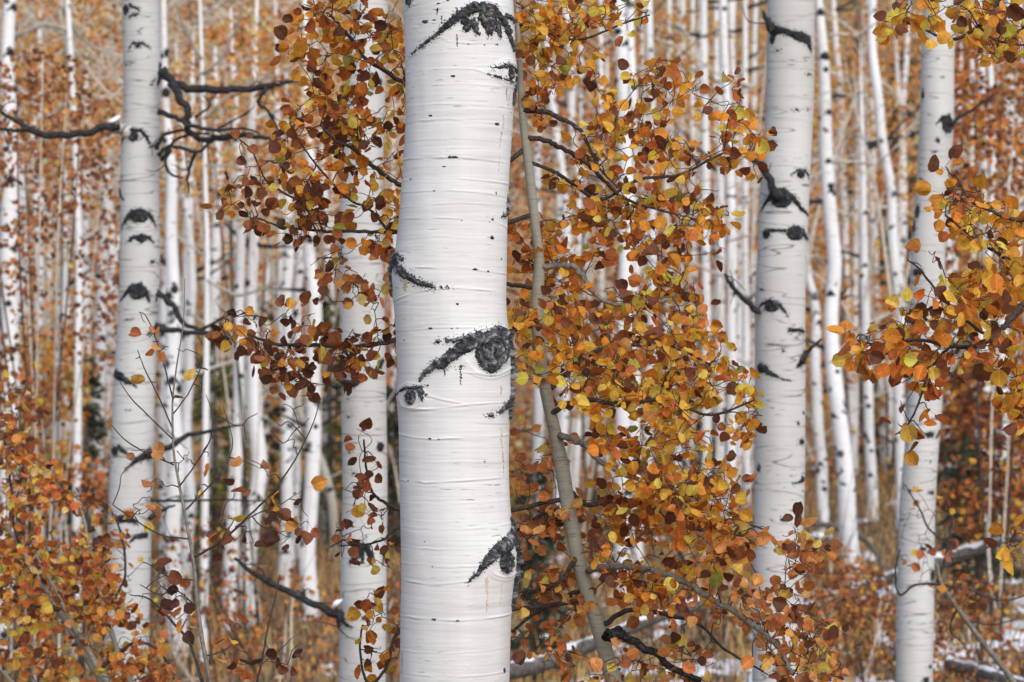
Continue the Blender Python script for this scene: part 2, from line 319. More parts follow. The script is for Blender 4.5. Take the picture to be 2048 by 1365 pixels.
# ------------------------------------------------------------------ trunks and bark scars
class Trunk:
    def __init__(s, pts, Y, rows=6.0, top_z=None, seed=0.0, lean=0.0):
        """pts: (py, left, right) outline in photograph pixels, Y: metres from the camera"""
        p = np.array(sorted(pts), float); s.Y = Y; s.seed = seed; k = Y/FPX
        ys = np.linspace(p[0, 0], p[-1, 0], 160)
        c = np.interp(ys, p[:, 0], (p[:, 1]+p[:, 2])/2); r = np.interp(ys, p[:, 0], (p[:, 2]-p[:, 1])/2)
        ker = np.hanning(17); ker /= ker.sum()
        sm = lambda a: np.convolve(np.pad(a, 8, 'edge')+np.r_[np.linspace(0, 0, 8), np.zeros(len(a)), np.zeros(8)], ker, 'valid')
        c2 = sm(c); r2 = sm(r); c2[:6] = c[:6]*.5+c2[:6]*.5
        z = CZ+(682.5-ys)*k
        x = (c2-1024)*k; R = r2*k
        o = np.argsort(z); z = z[o]; x = x[o]; R = R[o]
        slb = (x[12]-x[0])/(z[12]-z[0]); slt = (x[-1]-x[-13])/(z[-1]-z[-13])
        zg = min(float(ground(x[0], Y))-.25, z[0]-.1); zt = top_z if top_z else max(z[-1]+4.0, 7.0)
        zt = max(zt, z[-1]+.05)
        s.zs = np.concatenate([[zg, zg+.25, z[0]-.02] if z[0]-.02 > zg+.3 else [zg], z, [zt]]) if True else z
        nb = 3 if z[0]-.02 > zg+.3 else 1
        xb = [x[0]+slb*.5*(zz-z[0]) for zz in s.zs[:nb]]; rb = [R[0]*(1.35 if i == 0 else 1.12 if i == 1 else 1) for i in range(nb)]
        s.xs = np.concatenate([xb, x, [x[-1]+slt*.5*(zt-z[-1])]]); s.Rs = np.concatenate([rb, R, [R[-1]*(.25 if p[0, 0] > 60 and top_z and top_z > z[-1]+.5 else max(.25, 1-.09*(zt-z[-1])))]])
        s.z0, s.z1 = zg, zt; s.lo, s.hi = z[0], z[-1]
        s.base = np.array([np.interp(zg+.25, s.zs, s.xs), Y, zg+.25]); s.lean = lean
        s.dispf = None; s.wy = min(.02, .2*float(np.mean(R)))
    def cx(s, z): return np.interp(z, s.zs, s.xs)
    def rad(s, z): return np.interp(z, s.zs, s.Rs)
    def cy(s, z): return s.Y+s.lean*(z-CZ)+s.wy*np.sin(z*1.3+s.seed)
    def pz(s, py): return CZ+(682.5-py)*s.Y/FPX
    def theta(s, px, py):
        z = s.pz(py); X = (np.asarray(px)-1024)*s.Y/FPX
        return np.arcsin(np.clip((X-s.cx(z))/s.rad(z), -.985, .985))
    def disp(s, th, z):
        h = s.rad(z)*.05*(fbm(np.sin(th)*1.1+z*1.7, np.cos(th)*1.1+z*.9, s.seed)-.5)
        if s.dispf is not None: h = h+s.dispf(s, th, z)
        return h
    def surf(s, th, z, h=0.0):
        r = s.rad(z)+s.disp(th, z)+h
        return np.stack([s.cx(z)+r*np.sin(th), s.cy(z)-r*np.cos(th), z+0*th], -1)
    def build(s, parent, mat, S=24, dz=.12, fine=None, name='trunk'):
        zs = np.arange(s.z0, s.z1, dz) if fine is None else np.concatenate([np.arange(s.z0, fine[0], dz), np.arange(fine[0], fine[1], fine[2]), np.arange(fine[1], s.z1, dz)])
        zs = np.append(zs, s.z1); th = np.linspace(-math.pi, math.pi, S, endpoint=False)
        TH, Z = np.meshgrid(th, zs); V = s.surf(TH, Z).reshape(-1, 3); K = len(zs)
        i, j = np.meshgrid(np.arange(K-1), np.arange(S), indexing='ij'); j2 = (j+1) % S
        mb = MB(); mb.add(V, np.stack([i*S+j, i*S+j2, (i+1)*S+j2, (i+1)*S+j], -1).reshape(-1, 4))
        top = V[-S:].mean(0); mb.add(np.vstack([V[-S:], top]), None, [(k, (k+1) % S, S) for k in range(S)])
        return obj(name, mb, mat, parent)
def scar(tr, parent, strokes, thick=.006, mat=None, step=1.2, edge=2.5, spk=9.0, name='bark_scar', seed=None, ridge=1.0, fray=.0, ctr=None):
    """strokes in photograph pixels on the trunk: [(x,y,r),...] tapered chains or ('e',x,y,rx,ry)"""
    sd_ = RNG.uniform(0, 50) if seed is None else seed; k = tr.Y/FPX
    def sp(x, y): return float(tr.theta(x, y)*tr.rad(tr.pz(y))/k)
    prim = []; bx = []
    for st in strokes:
        if st[0] == 'e':
            _, x, y, rx, ry = st; s_ = sp(x, y); prim.append(('e', s_, y, rx, ry)); bx.append((s_-rx, s_+rx, y-ry, y+ry))
        else:
            q = [(sp(x, y), y, r) for x, y, r in st]; prim.append(('c', q))
            for s_, y, r in q: bx.append((s_-r, s_+r, y-r, y+r))
    bx = np.array(bx); mg = 4+spk
    s0, s1, y0, y1 = bx[:, 0].min()-mg, bx[:, 1].max()+mg, bx[:, 2].min()-mg, bx[:, 3].max()+mg
    sg = np.arange(s0, s1, step); yg = np.arange(y0, y1, step); S_, Y_ = np.meshgrid(sg, yg)
    sd = np.full(S_.shape, 1e3)
    for p in prim:
        if p[0] == 'e':
            d = (np.hypot((S_-p[1])/p[3], (Y_-p[2])/p[4])-1)*min(p[3], p[4]); sd = np.minimum(sd, d)
        else:
            q = p[1]
            if len(q) == 1: sd = np.minimum(sd, np.hypot(S_-q[0][0], Y_-q[0][1])-q[0][2])
            for a, b in zip(q[:-1], q[1:]):
                dx, dy = b[0]-a[0], b[1]-a[1]; L = dx*dx+dy*dy+1e-6
                t = np.clip(((S_-a[0])*dx+(Y_-a[1])*dy)/L, 0, 1)
                sd = np.minimum(sd, np.hypot(S_-a[0]-t*dx, Y_-a[1]-t*dy)-(a[2]+t*(b[2]-a[2])))
    sd = sd+edge*2*(fbm(S_/5, Y_/5, sd_)-.5)+edge*.9*(vn(S_/1.7, Y_/1.7, sd_+4)-.5)
    if fray: sd = sd+fray*(vn(S_/2.2, Y_/9, sd_+9)-.5)
    spm = (vn(S_/1.9, Y_/1.5, sd_+7) > .645+.028*np.clip(sd, 0, 20)) & (sd < spk) if spk > 0 else np.zeros_like(sd, bool)
    inn = np.clip(-sd/4.0, 0, 1); inn = inn*inn*(3-2*inn)
    if ctr is None:
        b_ = max((p for p in prim if p[0] == 'e'), key=lambda p: p[3]*p[4], default=None)
        if b_ is None:
            q_ = max((c_ for p in prim for c_ in (p[1] if p[0] == 'c' else [])), key=lambda c_: c_[2]); b_ = ('e', q_[0], q_[1], q_[2]*.5, q_[2]*.5)
        cs, cyy, cr = b_[1], b_[2], .85*max(b_[3], b_[4])
    else: cs, cyy, cr = sp(ctr[0], ctr[1]), ctr[1], ctr[2]
    wx = 9*(fbm(S_/14, Y_/14, sd_+21, 2)-.5); PR = np.hypot(S_-cs+wx, Y_-cyy); PA = np.arctan2(Y_-cyy, S_-cs+wx)
    outer = np.clip((PR-cr)/4, 0, 1)
    fib = vn(PA*20, PR/11, sd_+31)*.6+vn(PA*9, PR/17, sd_+33)*.4
    con = vn(PR/2.6, PA*2.2, sd_+35)*.55+vn(PR/5.5, PA*1.3, sd_+36)*.45
    rn = fib*outer+con*(1-outer); tone = np.roll(rn, 2, 0)*.65+.35*fbm(S_/5, Y_/5, sd_+41, 3)
    H = thick*inn*(.35+ridge*1.1*(rn-.25))+thick*.5*inn*(fbm(S_/9, Y_/9, sd_+13)-.5)+.0004*(sd < 0)+.0007*spm-.0006*((sd >= 0) & ~spm)
    z = tr.pz(Y_); th = S_*k/tr.rad(z)
    V = tr.surf(th, z, H).reshape(-1, 3); ny, nx = S_.shape
    keep = (sd < 0) | spm
    kc = (keep[:-1, :-1].astype(int)+keep[1:, :-1]+keep[:-1, 1:]+keep[1:, 1:]) >= 2
    i, j = np.where(kc)
    if not len(i): return None
    q = np.stack([i*nx+j, (i+1)*nx+j, (i+1)*nx+j+1, i*nx+j+1], -1)
    u, inv = np.unique(q, return_inverse=True); mb = MB(); mb.add(V[u], inv.reshape(-1, 4), tn=np.repeat(tone.ravel()[u][:, None], 3, 1))
    return obj(name, mb, mat or M['scar'], parent)
def branch(parent, pts, Y, radii, mat, name='branch', S=7, dY=None, wob=.22, n=7, seed=1.0):
    """pts in photograph pixels at depth Y (dY: depth offsets)"""
    P = np.array([at(x, y, Y+(dY[i] if dY is not None else 0)) for i, (x, y) in enumerate(pts)])
    if mat is M['dead']: n = 4; wob = .14; S = 9
    Q = smooth_path(P, n); t = np.linspace(0, 1, len(Q)); R = np.interp(t, np.linspace(0, 1, len(radii)), radii)*Y/FPX
    j = (RNG.random((len(Q), 3))-.5)*R[:, None]*(.95 if mat is M['dead'] else .7); j[0] = 0; Q = Q+j
    mb = MB(); mb.tube(Q, R, S, True, wob, seed); o = obj(name, mb, mat, parent)
    if mat is M['dead'] and name == 'dead_branch' and len(Q) > 8:
        for q in range(min(6, len(Q)//4)):
            a = Q[random.randint(3, len(Q)-2)]; L = random.uniform(15, 75)*Y/FPX; dr = np.array([random.uniform(-1, 1), random.uniform(-.4, .4), random.uniform(-.9, .9)]); e = a+dr*L
            m1 = MB(); m1.tube(smooth_path([a, a+dr*L*.5+RNG.normal(size=3)*L*.12, e], 3), np.linspace(1.6, .6, 7)*Y/FPX, 5, True); obj('twig', m1, mat, o)
    return o, Q, R

# ------------------------------------------------------------------ ground
xs = np.concatenate([np.linspace(-60, -14, 30), np.linspace(-13.6, 13.6, 120), np.linspace(14, 60, 30)])
yg = np.concatenate([np.linspace(-25, 14, 40), np.linspace(14.2, 62, 230), np.linspace(63, 200, 70)])
X, Yv = np.meshgrid(xs, yg); Z = ground(X, Yv)+.05*(fbm(X*2.2, Yv*2.2, 3)-.5)
def grid_faces(ny, nx):
    i, j = np.meshgrid(np.arange(ny-1), np.arange(nx-1), indexing='ij'); return np.stack([i*nx+j, i*nx+j+1, (i+1)*nx+j+1, (i+1)*nx+j], -1).reshape(-1, 4)
gm, nt, b = mat_new('forest_floor'); tc = N(nt, 'ShaderNodeTexCoord').outputs['Object']
n1 = noise(nt, tc, (1, 1, 1), .35, 5); n2 = noise(nt, tc, (1, 1, 1), 9, 4, .7); n3 = noise(nt, tc, (1, 1, 1), 1.7, 3)
col = mix(nt, ramp(nt, n1, [(.4, 0.0), (.6, 1.0)]), (.30, .175, .095), (.31, .22, .11))
col = mix(nt, ramp(nt, n3, [(.5, 0.0), (.7, .7)]), col, (.10, .105, .045))
col = mix(nt, .75, col, ramp(nt, n2, [(.3, .25), (.7, 1.25)]), 'MULTIPLY')
nt.links.new(col, b.inputs['Base Color']); b.inputs['Roughness'].default_value = .95; bump(nt, b, n2, .9, .06)
mb = MB(); mb.add(np.stack([X, Yv, Z], -1).reshape(-1, 3), grid_faces(*X.shape)); o = obj('ground', mb, gm); o['kind'] = 'structure'
# snow lying in patches: a second skin that rises out of the ground where snow is left
xs = np.linspace(-9, 9.5, 420); yg = np.linspace(17, 46, 460); X, Yv = np.meshgrid(xs, yg)
sn = fbm(X/.30, Yv/.55, 21, 4)+.22*(fbm(X/1.6, Yv/2.2, 77, 2)-.5)-.635-.16*np.clip(2-X, 0, 3)/3+.05*np.clip((27-Yv)/5, -1, 1)
Zs = ground(X, Yv)+.05*(fbm(X*2.2, Yv*2.2, 3)-.5)+np.clip(sn*.5, -.05, .03)
mb = MB(); F = grid_faces(*X.shape); ks = (sn.ravel()[F].max(1) > -.03); u, inv = np.unique(F[ks], return_inverse=True)
mb.add(np.stack([X, Yv, Zs], -1).reshape(-1, 3)[u], inv.reshape(-1, 4)); o = obj('snow', mb, M['snow'])
tag(o, 'thin white snow lying in broken patches on the forest floor', 'snow', kind='stuff')

# ------------------------------------------------------------------ hillside thicket, grass, litter (nobody could count them)
def frust(n, Y0, Y1, wid=.21):
    Y = np.sqrt(RNG.uniform(Y0*Y0, Y1*Y1, n)); return RNG.uniform(-wid, wid, n)*Y, Y
def px_of(P): return 1024+P[:, 0]/P[:, 1]*FPX, 682.5-(P[:, 2]-CZ)/P[:, 1]*FPX
n = 150000; x, y = frust(n, 38, 84); h = RNG.random(n)**1.25*np.interp(y, [38, 50, 84], [2.6, 4.5, 6.5])
P = np.stack([x, y, ground(x, y)+.1+h], 1)
clump = fbm(x/1.3, y/2.0+h*.9, 31, 3); P = P[clump+RNG.normal(size=n)*.12 > .43]; n = len(P)
px, py = px_of(P); v = fbm(px/260, py/260, 14, 2)+.12*RNG.normal(size=n)
colr = pick('far', n); m1 = (v > .55+.1*(px < 700)) | ((px > 1880) & (py > 100)); colr[m1] = pick('farred', int(m1.sum())); m2 = (v < .42) & (px > 300); colr[m2] = pick('faror', int(m2.sum()))
mb = MB(); scatter_leaves(mb, P, colr, .065, .115)
o = obj('hillside_thicket', mb, M['leaves'], smooth=False); tag(o, 'hazy mass of orange and tan autumn leaves covering the hillside behind', 'foliage', kind='stuff')
mb = MB()
for i in range(650):
    Y = math.sqrt(random.uniform(30**2, 62**2)); X0 = random.uniform(-.2, .2)*Y; g = float(ground(X0, Y)); hh = random.uniform(.6, 3.4)
    z0 = g+random.uniform(0, 4.5)*min(1, Y/45); d = random.choice([-1, 1])*random.uniform(.15, 1.3)
    P = np.array([[X0, Y, z0], [X0+d*.35, Y+random.uniform(-.2, .2), z0+hh*.45], [X0+d*.9, Y+random.uniform(-.3, .3), z0+hh*.8], [X0+d*1.2, Y, z0+hh*random.uniform(.8, 1.1)]])
    mb.tube(smooth_path(P, 3), np.linspace(random.uniform(.008, .022), .004, 10), 4, False)
for i in range(330):
    Y = random.uniform(27, 46); x0 = random.uniform(-60, 2100) if i % 2 else random.uniform(-60, 720); y0 = random.uniform(-40, 560)**1.0; L = random.uniform(60, 260); d = random.choice([-1, 1]); up = random.uniform(-.1, 1.3)
    pp = [(x0, y0), (x0+d*L*.3, y0-up*L*.2), (x0+d*L*.65, y0-up*L*.55+random.uniform(-15, 15)), (x0+d*L, y0-up*L*.9+random.uniform(-15, 15))]
    P = smooth_path([at(a_, b_, Y+random.uniform(-.4, .4)) for a_, b_ in pp], 5); r_ = random.uniform(1.4, 3.6)*Y/FPX
    mb.tube(P, np.linspace(r_, r_*.3, len(P)), 5, False)
    for q in range(3):
        a0 = P[random.randint(4, len(P)-3)]; e_ = a0+np.array([d*random.uniform(.1, .6), random.uniform(-.2, .2), random.uniform(-.2, .6)]); mb.tube(smooth_path([a0, (a0+e_)/2+RNG.normal(size=3)*.06, e_], 3), np.linspace(r_*.5, r_*.2, 7), 4, False)
o = obj('hillside_brush', mb, M['twig_pale']); tag(o, 'tangle of pale bare twigs and brush among the hillside leaves', 'brush', kind='stuff')
n = 16000; x, y = frust(n, 17, 52); g = ground(x, y); P = np.stack([x, y, g+.02], 1)
hh = RNG.uniform(.10, .42, n)*np.where(fbm(x/1.5, y/2, 44) > .47, 1, .35); dr = RNG.normal(size=(n, 2))*.35
w = RNG.uniform(.004, .009, n); ang = RNG.uniform(0, 3.14, n)
A = np.stack([P[:, 0]-w*np.cos(ang), P[:, 1]-w*np.sin(ang), P[:, 2]-.05], 1); B = np.stack([P[:, 0]+w*np.cos(ang), P[:, 1]+w*np.sin(ang), P[:, 2]-.05], 1)
D = np.stack([P[:, 0]+dr[:, 0]*hh*.4, P[:, 1]+dr[:, 1]*hh*.4, P[:, 2]+hh*.6], 1); E = np.stack([P[:, 0]+dr[:, 0]*hh, P[:, 1]+dr[:, 1]*hh, P[:, 2]+hh], 1)
W = np.stack([A, B, D+[.004, 0, 0], D-[.004, 0, 0], E], 1).reshape(-1, 3); o5 = (np.arange(n)*5)[:, None]
mb = MB(); mb.add(W, np.array([[0, 1, 2, 3]])+o5, np.array([[3, 2, 4]])+o5, lf=np.zeros((5*n, 3)), lc=np.repeat(np.hstack([pick('grass', n), np.ones((n, 1))]), 5, 0))
o = obj('grass', mb, M['leaves']); tag(o, 'dry tan grass standing between the trunks on the forest floor', 'grass', kind='stuff')
n = 22000; x, y = frust(n, 16.5, 46); P = np.stack([x, y, ground(x, y)+RNG.uniform(.02, .07, n)], 1)
mb = MB(); leaf_mass(mb, P, frames(rnd_dirs(n)*[1, 1, .3], rnd_dirs(n, (0, 0, 1.2))), RNG.uniform(.035, .06, n), pick('litter', n))
o = obj('leaf_litter', mb, M['leaves'], smooth=False); tag(o, 'brown fallen leaves scattered over grass and snow on the forest floor', 'leaves', kind='stuff')

mb = MB(); mbl = MB()
for i in range(3200):
    Y = math.sqrt(random.uniform(17.5**2, 40**2)); X0 = random.uniform(-.19, .2)*Y
    if X0 < .05*Y and random.random() < .2: continue
    g = float(ground(X0, Y)); h_ = random.uniform(.15, .75)*(2.0 if random.random() < .25 else .8); dx, dy = random.uniform(-.4, .4), random.uniform(-.3, .3)
    mb.tube(smooth_path([[X0, Y, g-.03], [X0+dx*h_*.3, Y+dy*h_*.3, g+h_*.5], [X0+dx*h_, Y+dy*h_, g+h_]], 3), np.linspace(.005, .002, 7), 3, False)
o = obj('undergrowth', mb, M['twig']); tag(o, 'dark brown bare stalks of low undergrowth on the forest floor', 'undergrowth', kind='stuff')
# ------------------------------------------------------------------ the five large aspens
RIDGES = [  # raised bark lines on the central trunk: polyline in photograph pixels, height (mm)
 ([(806, 38), (850, 28), (900, 15), (960, 4)], 1.8), ([(806, 25), (835, 18), (860, -5)], 1.5), ([(884, 86), (900, 96), (940, 100), (1005, 98)], 1.4), ([(812, 125), (850, 112), (875, 92)], 1.2),
 ([(810, 150), (900, 149), (950, 150), (1005, 168)], 1.6), ([(811, 184), (900, 180), (1030, 182)], .8), ([(930, 145), (985, 143)], 1.2), ([(812, 249), (900, 248), (996, 254), (1028, 262)], 1.8),
 ([(805, 322), (900, 322), (1024, 330)], 2.0), ([(806, 365), (900, 363), (1015, 370)], 1.5), ([(804, 388), (900, 387), (1015, 396)], 1.8), ([(800, 440), (900, 442), (990, 447), (1016, 458)], 1.5),
 ([(800, 418), (920, 412), (1016, 416)], .8), ([(840, 538), (930, 540), (1010, 549)], 2.0), ([(786, 606), (815, 594), (850, 583), (900, 578), (985, 584)], 2.2), ([(786, 601), (812, 589)], 2.4), ([(795, 661), (860, 658), (950, 655)], 1.8),
 ([(797, 686), (880, 684)], 1.0), ([(900, 735), (935, 745), (990, 748)], 1.5), ([(799, 810), (830, 818), (880, 815), (935, 808)], 2.4), ([(855, 788), (890, 798), (935, 807), (1015, 802)], 2.2), ([(799, 812), (860, 817)], 1.2),
 ([(955, 842), (1018, 846)], 1.4), ([(800, 868), (860, 875), (930, 873), (1018, 868)], 2.2), ([(800, 921), (900, 920), (1018, 921)], 1.0), ([(800, 957), (850, 960), (920, 957), (1018, 952)], 2.2),
 ([(803, 1050), (900, 1053), (1020, 1045)], .9), ([(803, 1090), (900, 1091), (1000, 1088)], 1.2), ([(803, 1123), (900, 1126), (970, 1124)], 1.6), ([(803, 1156), (870, 1161), (945, 1153)], 1.8),
 ([(803, 1228), (860, 1228), (920, 1231), (1022, 1226)], 2.4), ([(803, 1296), (900, 1295), (1018, 1290)], .9), ([(803, 1340), (920, 1342), (1015, 1338)], 1.6), ([(804, 480), (900, 478), (1012, 484)], .8), ([(800, 640), (1005, 634)], .7), ([(800, 1002), (1015, 998)], .7), ([(810, 285), (1020, 290)], .7), ([(808, 218), (1024, 220)], .7)]
def main_disp(s, th, z):
    k = s.Y/FPX; py = 682.5-(z-CZ)/k; px = 1024+(s.cx(z)+s.rad(z)*np.sin(th))/k
    h = np.zeros_like(px+0*py); jit = 2.4*(vn(px/30+np.cos(th)*3, py/60, 3)-.5)
    for L, a in RIDGES:
        L = np.array(L, float)
        if L[:, 1].max() < py.min()-8 or L[:, 1].min() > py.max()+8: continue
        yr = np.interp(px, L[:, 0], L[:, 1]); w = 1.9
        fade = np.clip((px-L[0, 0]+10)/14, 0, 1)*np.clip((L[-1, 0]+10-px)/14, 0, 1)
        amp = a*.00075*np.clip(1.9*vn(px/26, L[0, 1]*.37+0*px, 8)-.25, .05, 1.4)*fade
        d = (py-yr-jit)
        h = h+amp*np.exp(-(d/w)**2)-.35*amp*np.exp(-((d-3.2)/2.2)**2)
    h = h+.0005*(fbm(px/46+np.cos(th), py/3.2, 17, 2)-.5)+.0009*(vn(px/5, py/4, 23) > .93)*(vn(px/60, py/50, 2) > .55)
    for bx_, by_, br, ba in ((978, 705, 60, .010), (827, 793, 34, .006), (975, 50, 50, .008), (1010, 1110, 52, .012), (790, 545, 45, .010), (1020, 155, 28, .007), (1025, 800, 26, .006)):
        h = h+ba*np.exp(-(((px-bx_)/br)**2+((py-by_)/br)**2))*(np.cos(th) > -.2)
    for bx_, by_, rr_, ba, up in ((827, 793, 23, .0030, 0), (980, 703, 50, .0030, 0), (976, 46, 33, .0035, 1), (1019, 152, 22, .003, 0), (1009, 1121, 30, .003, -1)):
        d_ = np.hypot(px-bx_, (py-by_)*1.05)+2.5*(vn(px/9, py/9, 51)-.5); sel = 1.0 if up == 0 else np.clip((by_-py)*up/10, 0, 1)
        h = h+ba*sel*np.exp(-((d_-rr_)/2.6)**2)*(np.cos(th) > -.2)+.6*ba*sel*np.exp(-((d_-rr_-6)/2.0)**2)*(np.cos(th) > -.2)
    return h
T1 = Trunk([(-60, 802, 1024), (0, 806, 1024), (100, 810, 1029), (183, 812, 1029), (256, 811, 1024), (330, 806, 1019), (400, 801, 1016), (458, 797, 1014), (523, 793, 1013), (560, 789, 1012), (600, 788, 1011), (650, 793, 1012), (700, 795, 1018), (740, 796, 1021), (800, 797, 1021), (852, 799, 1019), (950, 800, 1018), (1050, 802, 1023), (1090, 803, 1029), (1130, 804, 1032), (1180, 804, 1029), (1225, 803, 1023), (1365, 800, 1018), (1440, 798, 1018)], 7.76, seed=2.0)
T1.dispf = main_disp
t1 = thing('aspen_tree', 'thick white aspen in sharp focus at centre with black chevron scars', 'tree', T1.base)
T1.build(t1, M['bark_main'], 230, .1, (T1.pz(1400), T1.pz(-35), .0021))
SC = lambda *a, **k: scar(T1, t1, *a, **k)
SC([('e', 819, 4, 13, 15)], .008)
SC([[(826, 115, 1.2), (843, 105, 2), (865, 90, 4), (883, 77, 4.5), (903, 59, 7), (924, 44, 9), (948, 30, 11), (967, 27, 9), (985, 30, 9), (1000, 46, 8), (1014, 69, 8), (1022, 90, 6), (1026, 104, 3)], [(930, 50, 9), (936, 70, 7)], [(948, 60, 9), (955, 78, 5)], [(975, 50, 22), (978, 74, 9)], [(993, 60, 10), (999, 82, 5)], [(1010, 40, 5), (1026, 44, 4), (1032, 50, 3)]], .013, spk=8, edge=3.2, fray=3, ctr=(974, 44, 20))
SC([('e', 977, 46, 12, 16)], .019, mat=M['wood'], spk=0, name='knot_wood')
SC([('e', 1019, 152, 11, 15), [(983, 146, .8), (1003, 142, 3), (1018, 138, 4.5), (1029, 146, 5)], [(978, 158, .8), (1003, 165, 1.8), (1022, 170, 2.2)], [(1030, 160, 5), (1034, 175, 4)]], .009)
SC([[(1034, 178, 5), (1031, 198, 6), (1026, 216, 1.5)]], .010)
SC([[(1026, 398, 4), (1021, 412, 7), (1014, 429, 5), (1003, 437, 2.2)], ('e', 986, 443, 3.5, 2)], .010, spk=7)
SC([[(782, 508, 5), (785, 530, 7), (788, 556, 5), (787, 584, 2)], [(786, 514, 7), (798, 528, 9), (812, 547, 9), (830, 561, 6.5), (847, 570, 6), (862, 574, 5), (873, 577, 3.5)], ('e', 884, 577, 3, 1.4), ('e', 897, 577, 2, 1), [(800, 512, 5), (812, 522, 3)]], .011, spk=18, edge=3, ctr=(784, 505, 4))
SC([('e', 980, 703, 35, 42), [(990, 668, 16), (1012, 668, 9), (1020, 700, 9), (1024, 735, 6), (1026, 766, 2.5)], [(985, 685, 24), (1000, 705, 20)], [(958, 676, 14), (947, 683, 14), (921, 699, 12), (900, 714, 10), (888, 727, 11), (876, 728, 9), (865, 735, 6), (853, 746, 4), (844, 760, 1.2)], ('e', 880, 683, 6.5, 3.2), ('e', 898, 681, 6, 3.4), [(908, 681, 4), (926, 677, 3.5), (940, 674, 5)], ('e', 923, 734, 3, 2)], .017, spk=13, edge=3.4, ctr=(981, 700, 40))
SC([('e', 984, 689, 6, 4), ('e', 990, 683, 4, 3)], .023, mat=M['wood'], spk=0, name='knot_wood')
SC([('e', 827, 792, 15, 16)], .010, mat=M['scar'], spk=0, name='knot')
SC([[(799, 789, 1), (809, 780, 2.5), (820, 774, 3), (839, 774, 4), (858, 771, 1)], [(841, 776, 5), (848, 785, 6.5), (850, 800, 2)], ('e', 858, 788, 2.5, 1.5)], .006, spk=4)
SC([[(1027, 772, 4), (1024, 787, 9), (1018, 801, 9.5), (1005, 815, 5.5), (996, 824, 2.5)], [(1016, 810, 6), (1018, 836, 3)], ('e', 982, 829, 9, 4.6)], .012, spk=11, edge=3)
SC([[(1031, 1035, 4), (1026, 1065, 13), (1008, 1085, 15), (985, 1099, 12), (970, 1117, 8), (957, 1137, 4.5), (938, 1154, 1)], ('e', 1008, 1118, 19, 22), [(1028, 1075, 10), (1033, 1110, 9), (1034, 1155, 8), (1030, 1185, 6), (1025, 1208, 2)]], .016, spk=16, edge=3.2, fray=4, ctr=(1012, 1112, 18))
SC([('e', 1009, 1133, 10, 8)], .020, mat=M['wood'], spk=0, name='knot_wood')
for x, y, rx, ry in ((853, 55, 8, 3.5), (838, 58, 3, 1.2), (872, 53, 4, 1.5), (908, 164, 5, 2.2), (863, 240, 4, 2), (996, 255, 6.5, 3), (906, 323, 11, 3), (890, 341, 4.5, 1.4), (898, 242, 2.5, 1), (985, 479, 5.5, 3.6), (1003, 520, 2.6, 2.2), (951, 542, 6, 2.6), (977, 545, 4, 2), (917, 610, 2.8, 2), (981, 590, 1.8, 1.6), (863, 658, 7, 2), (906, 658, 3, 1.2), (917, 657, 2, 1), (812, 681, 2.8, 2), (1009, 1336, 6, 5), (991, 1361, 14, 5), (870, 1229, 5, 2), (917, 1231, 3.4, 2), (868, 1125, 2, 2), (853, 1077, 1.8, 1.6), (970, 920, 2.2, 1.6), (880, 21, 3.5, 1.6), (898, 15, 3, 1.5), (917, 11, 4, 2.4), (928, 9, 5, 2), (823, 363, 4, 1.5), (803, 358, 3, 3), (870, 388, 3.4, 1.2), (993, 391, 1.8, 4), (863, 874, 4, 1.6), (880, 875, 3, 1.2), (820, 958, 3, 1.6), (925, 447, 2, 1), (971, 917, 1.5, 1.2), (916, 100, 2.5, 1.4), (938, 101, 3, 1.4), (970, 102, 3, 1.4), (995, 99, 3.5, 1.6)):
    SC([('e', x, y, rx, ry)], .0032, spk=0, edge=1.2, name='lenticel')
for st in ([(923, 738, 1.0), (924, 752, .8), (923, 766, .5)], [(892, 738, 1.0), (892, 750, .6)], [(886, 45, .8), (887, 72, .6)], [(916, 84, .8), (917, 108, .5)], [(877, 42, .8), (878, 30, .6)]):
    SC([st], .001, spk=2, edge=1.0, name='sap_stain')

for st in ([(1013, 186, 2), (1014, 205, 1)], [(1020, 190, 1.2), (1016, 215, .6)], [(1008, 232, 1), (1007, 262, .6)], [(1004, 270, 1), (1000, 300, .5)], [(1000, 320, .8), (998, 345, .5)], [(1000, 772, 2), (999, 790, 1)], [(1002, 855, 2), (1003, 885, 1.6), (1007, 920, 1), (1008, 950, .5)], [(972, 1150, 2.5), (975, 1180, 1.5), (973, 1215, .6)], [(1001, 1160, 1.4), (1002, 1185, 1), (999, 1200, .5)], [(818, 565, 6), (815, 580, 4)], [(808, 1300, 2), (806, 1340, 3)]):
    SC([st], .0006, mat=M['stain'], spk=3, edge=2.5, name='sap_stain')

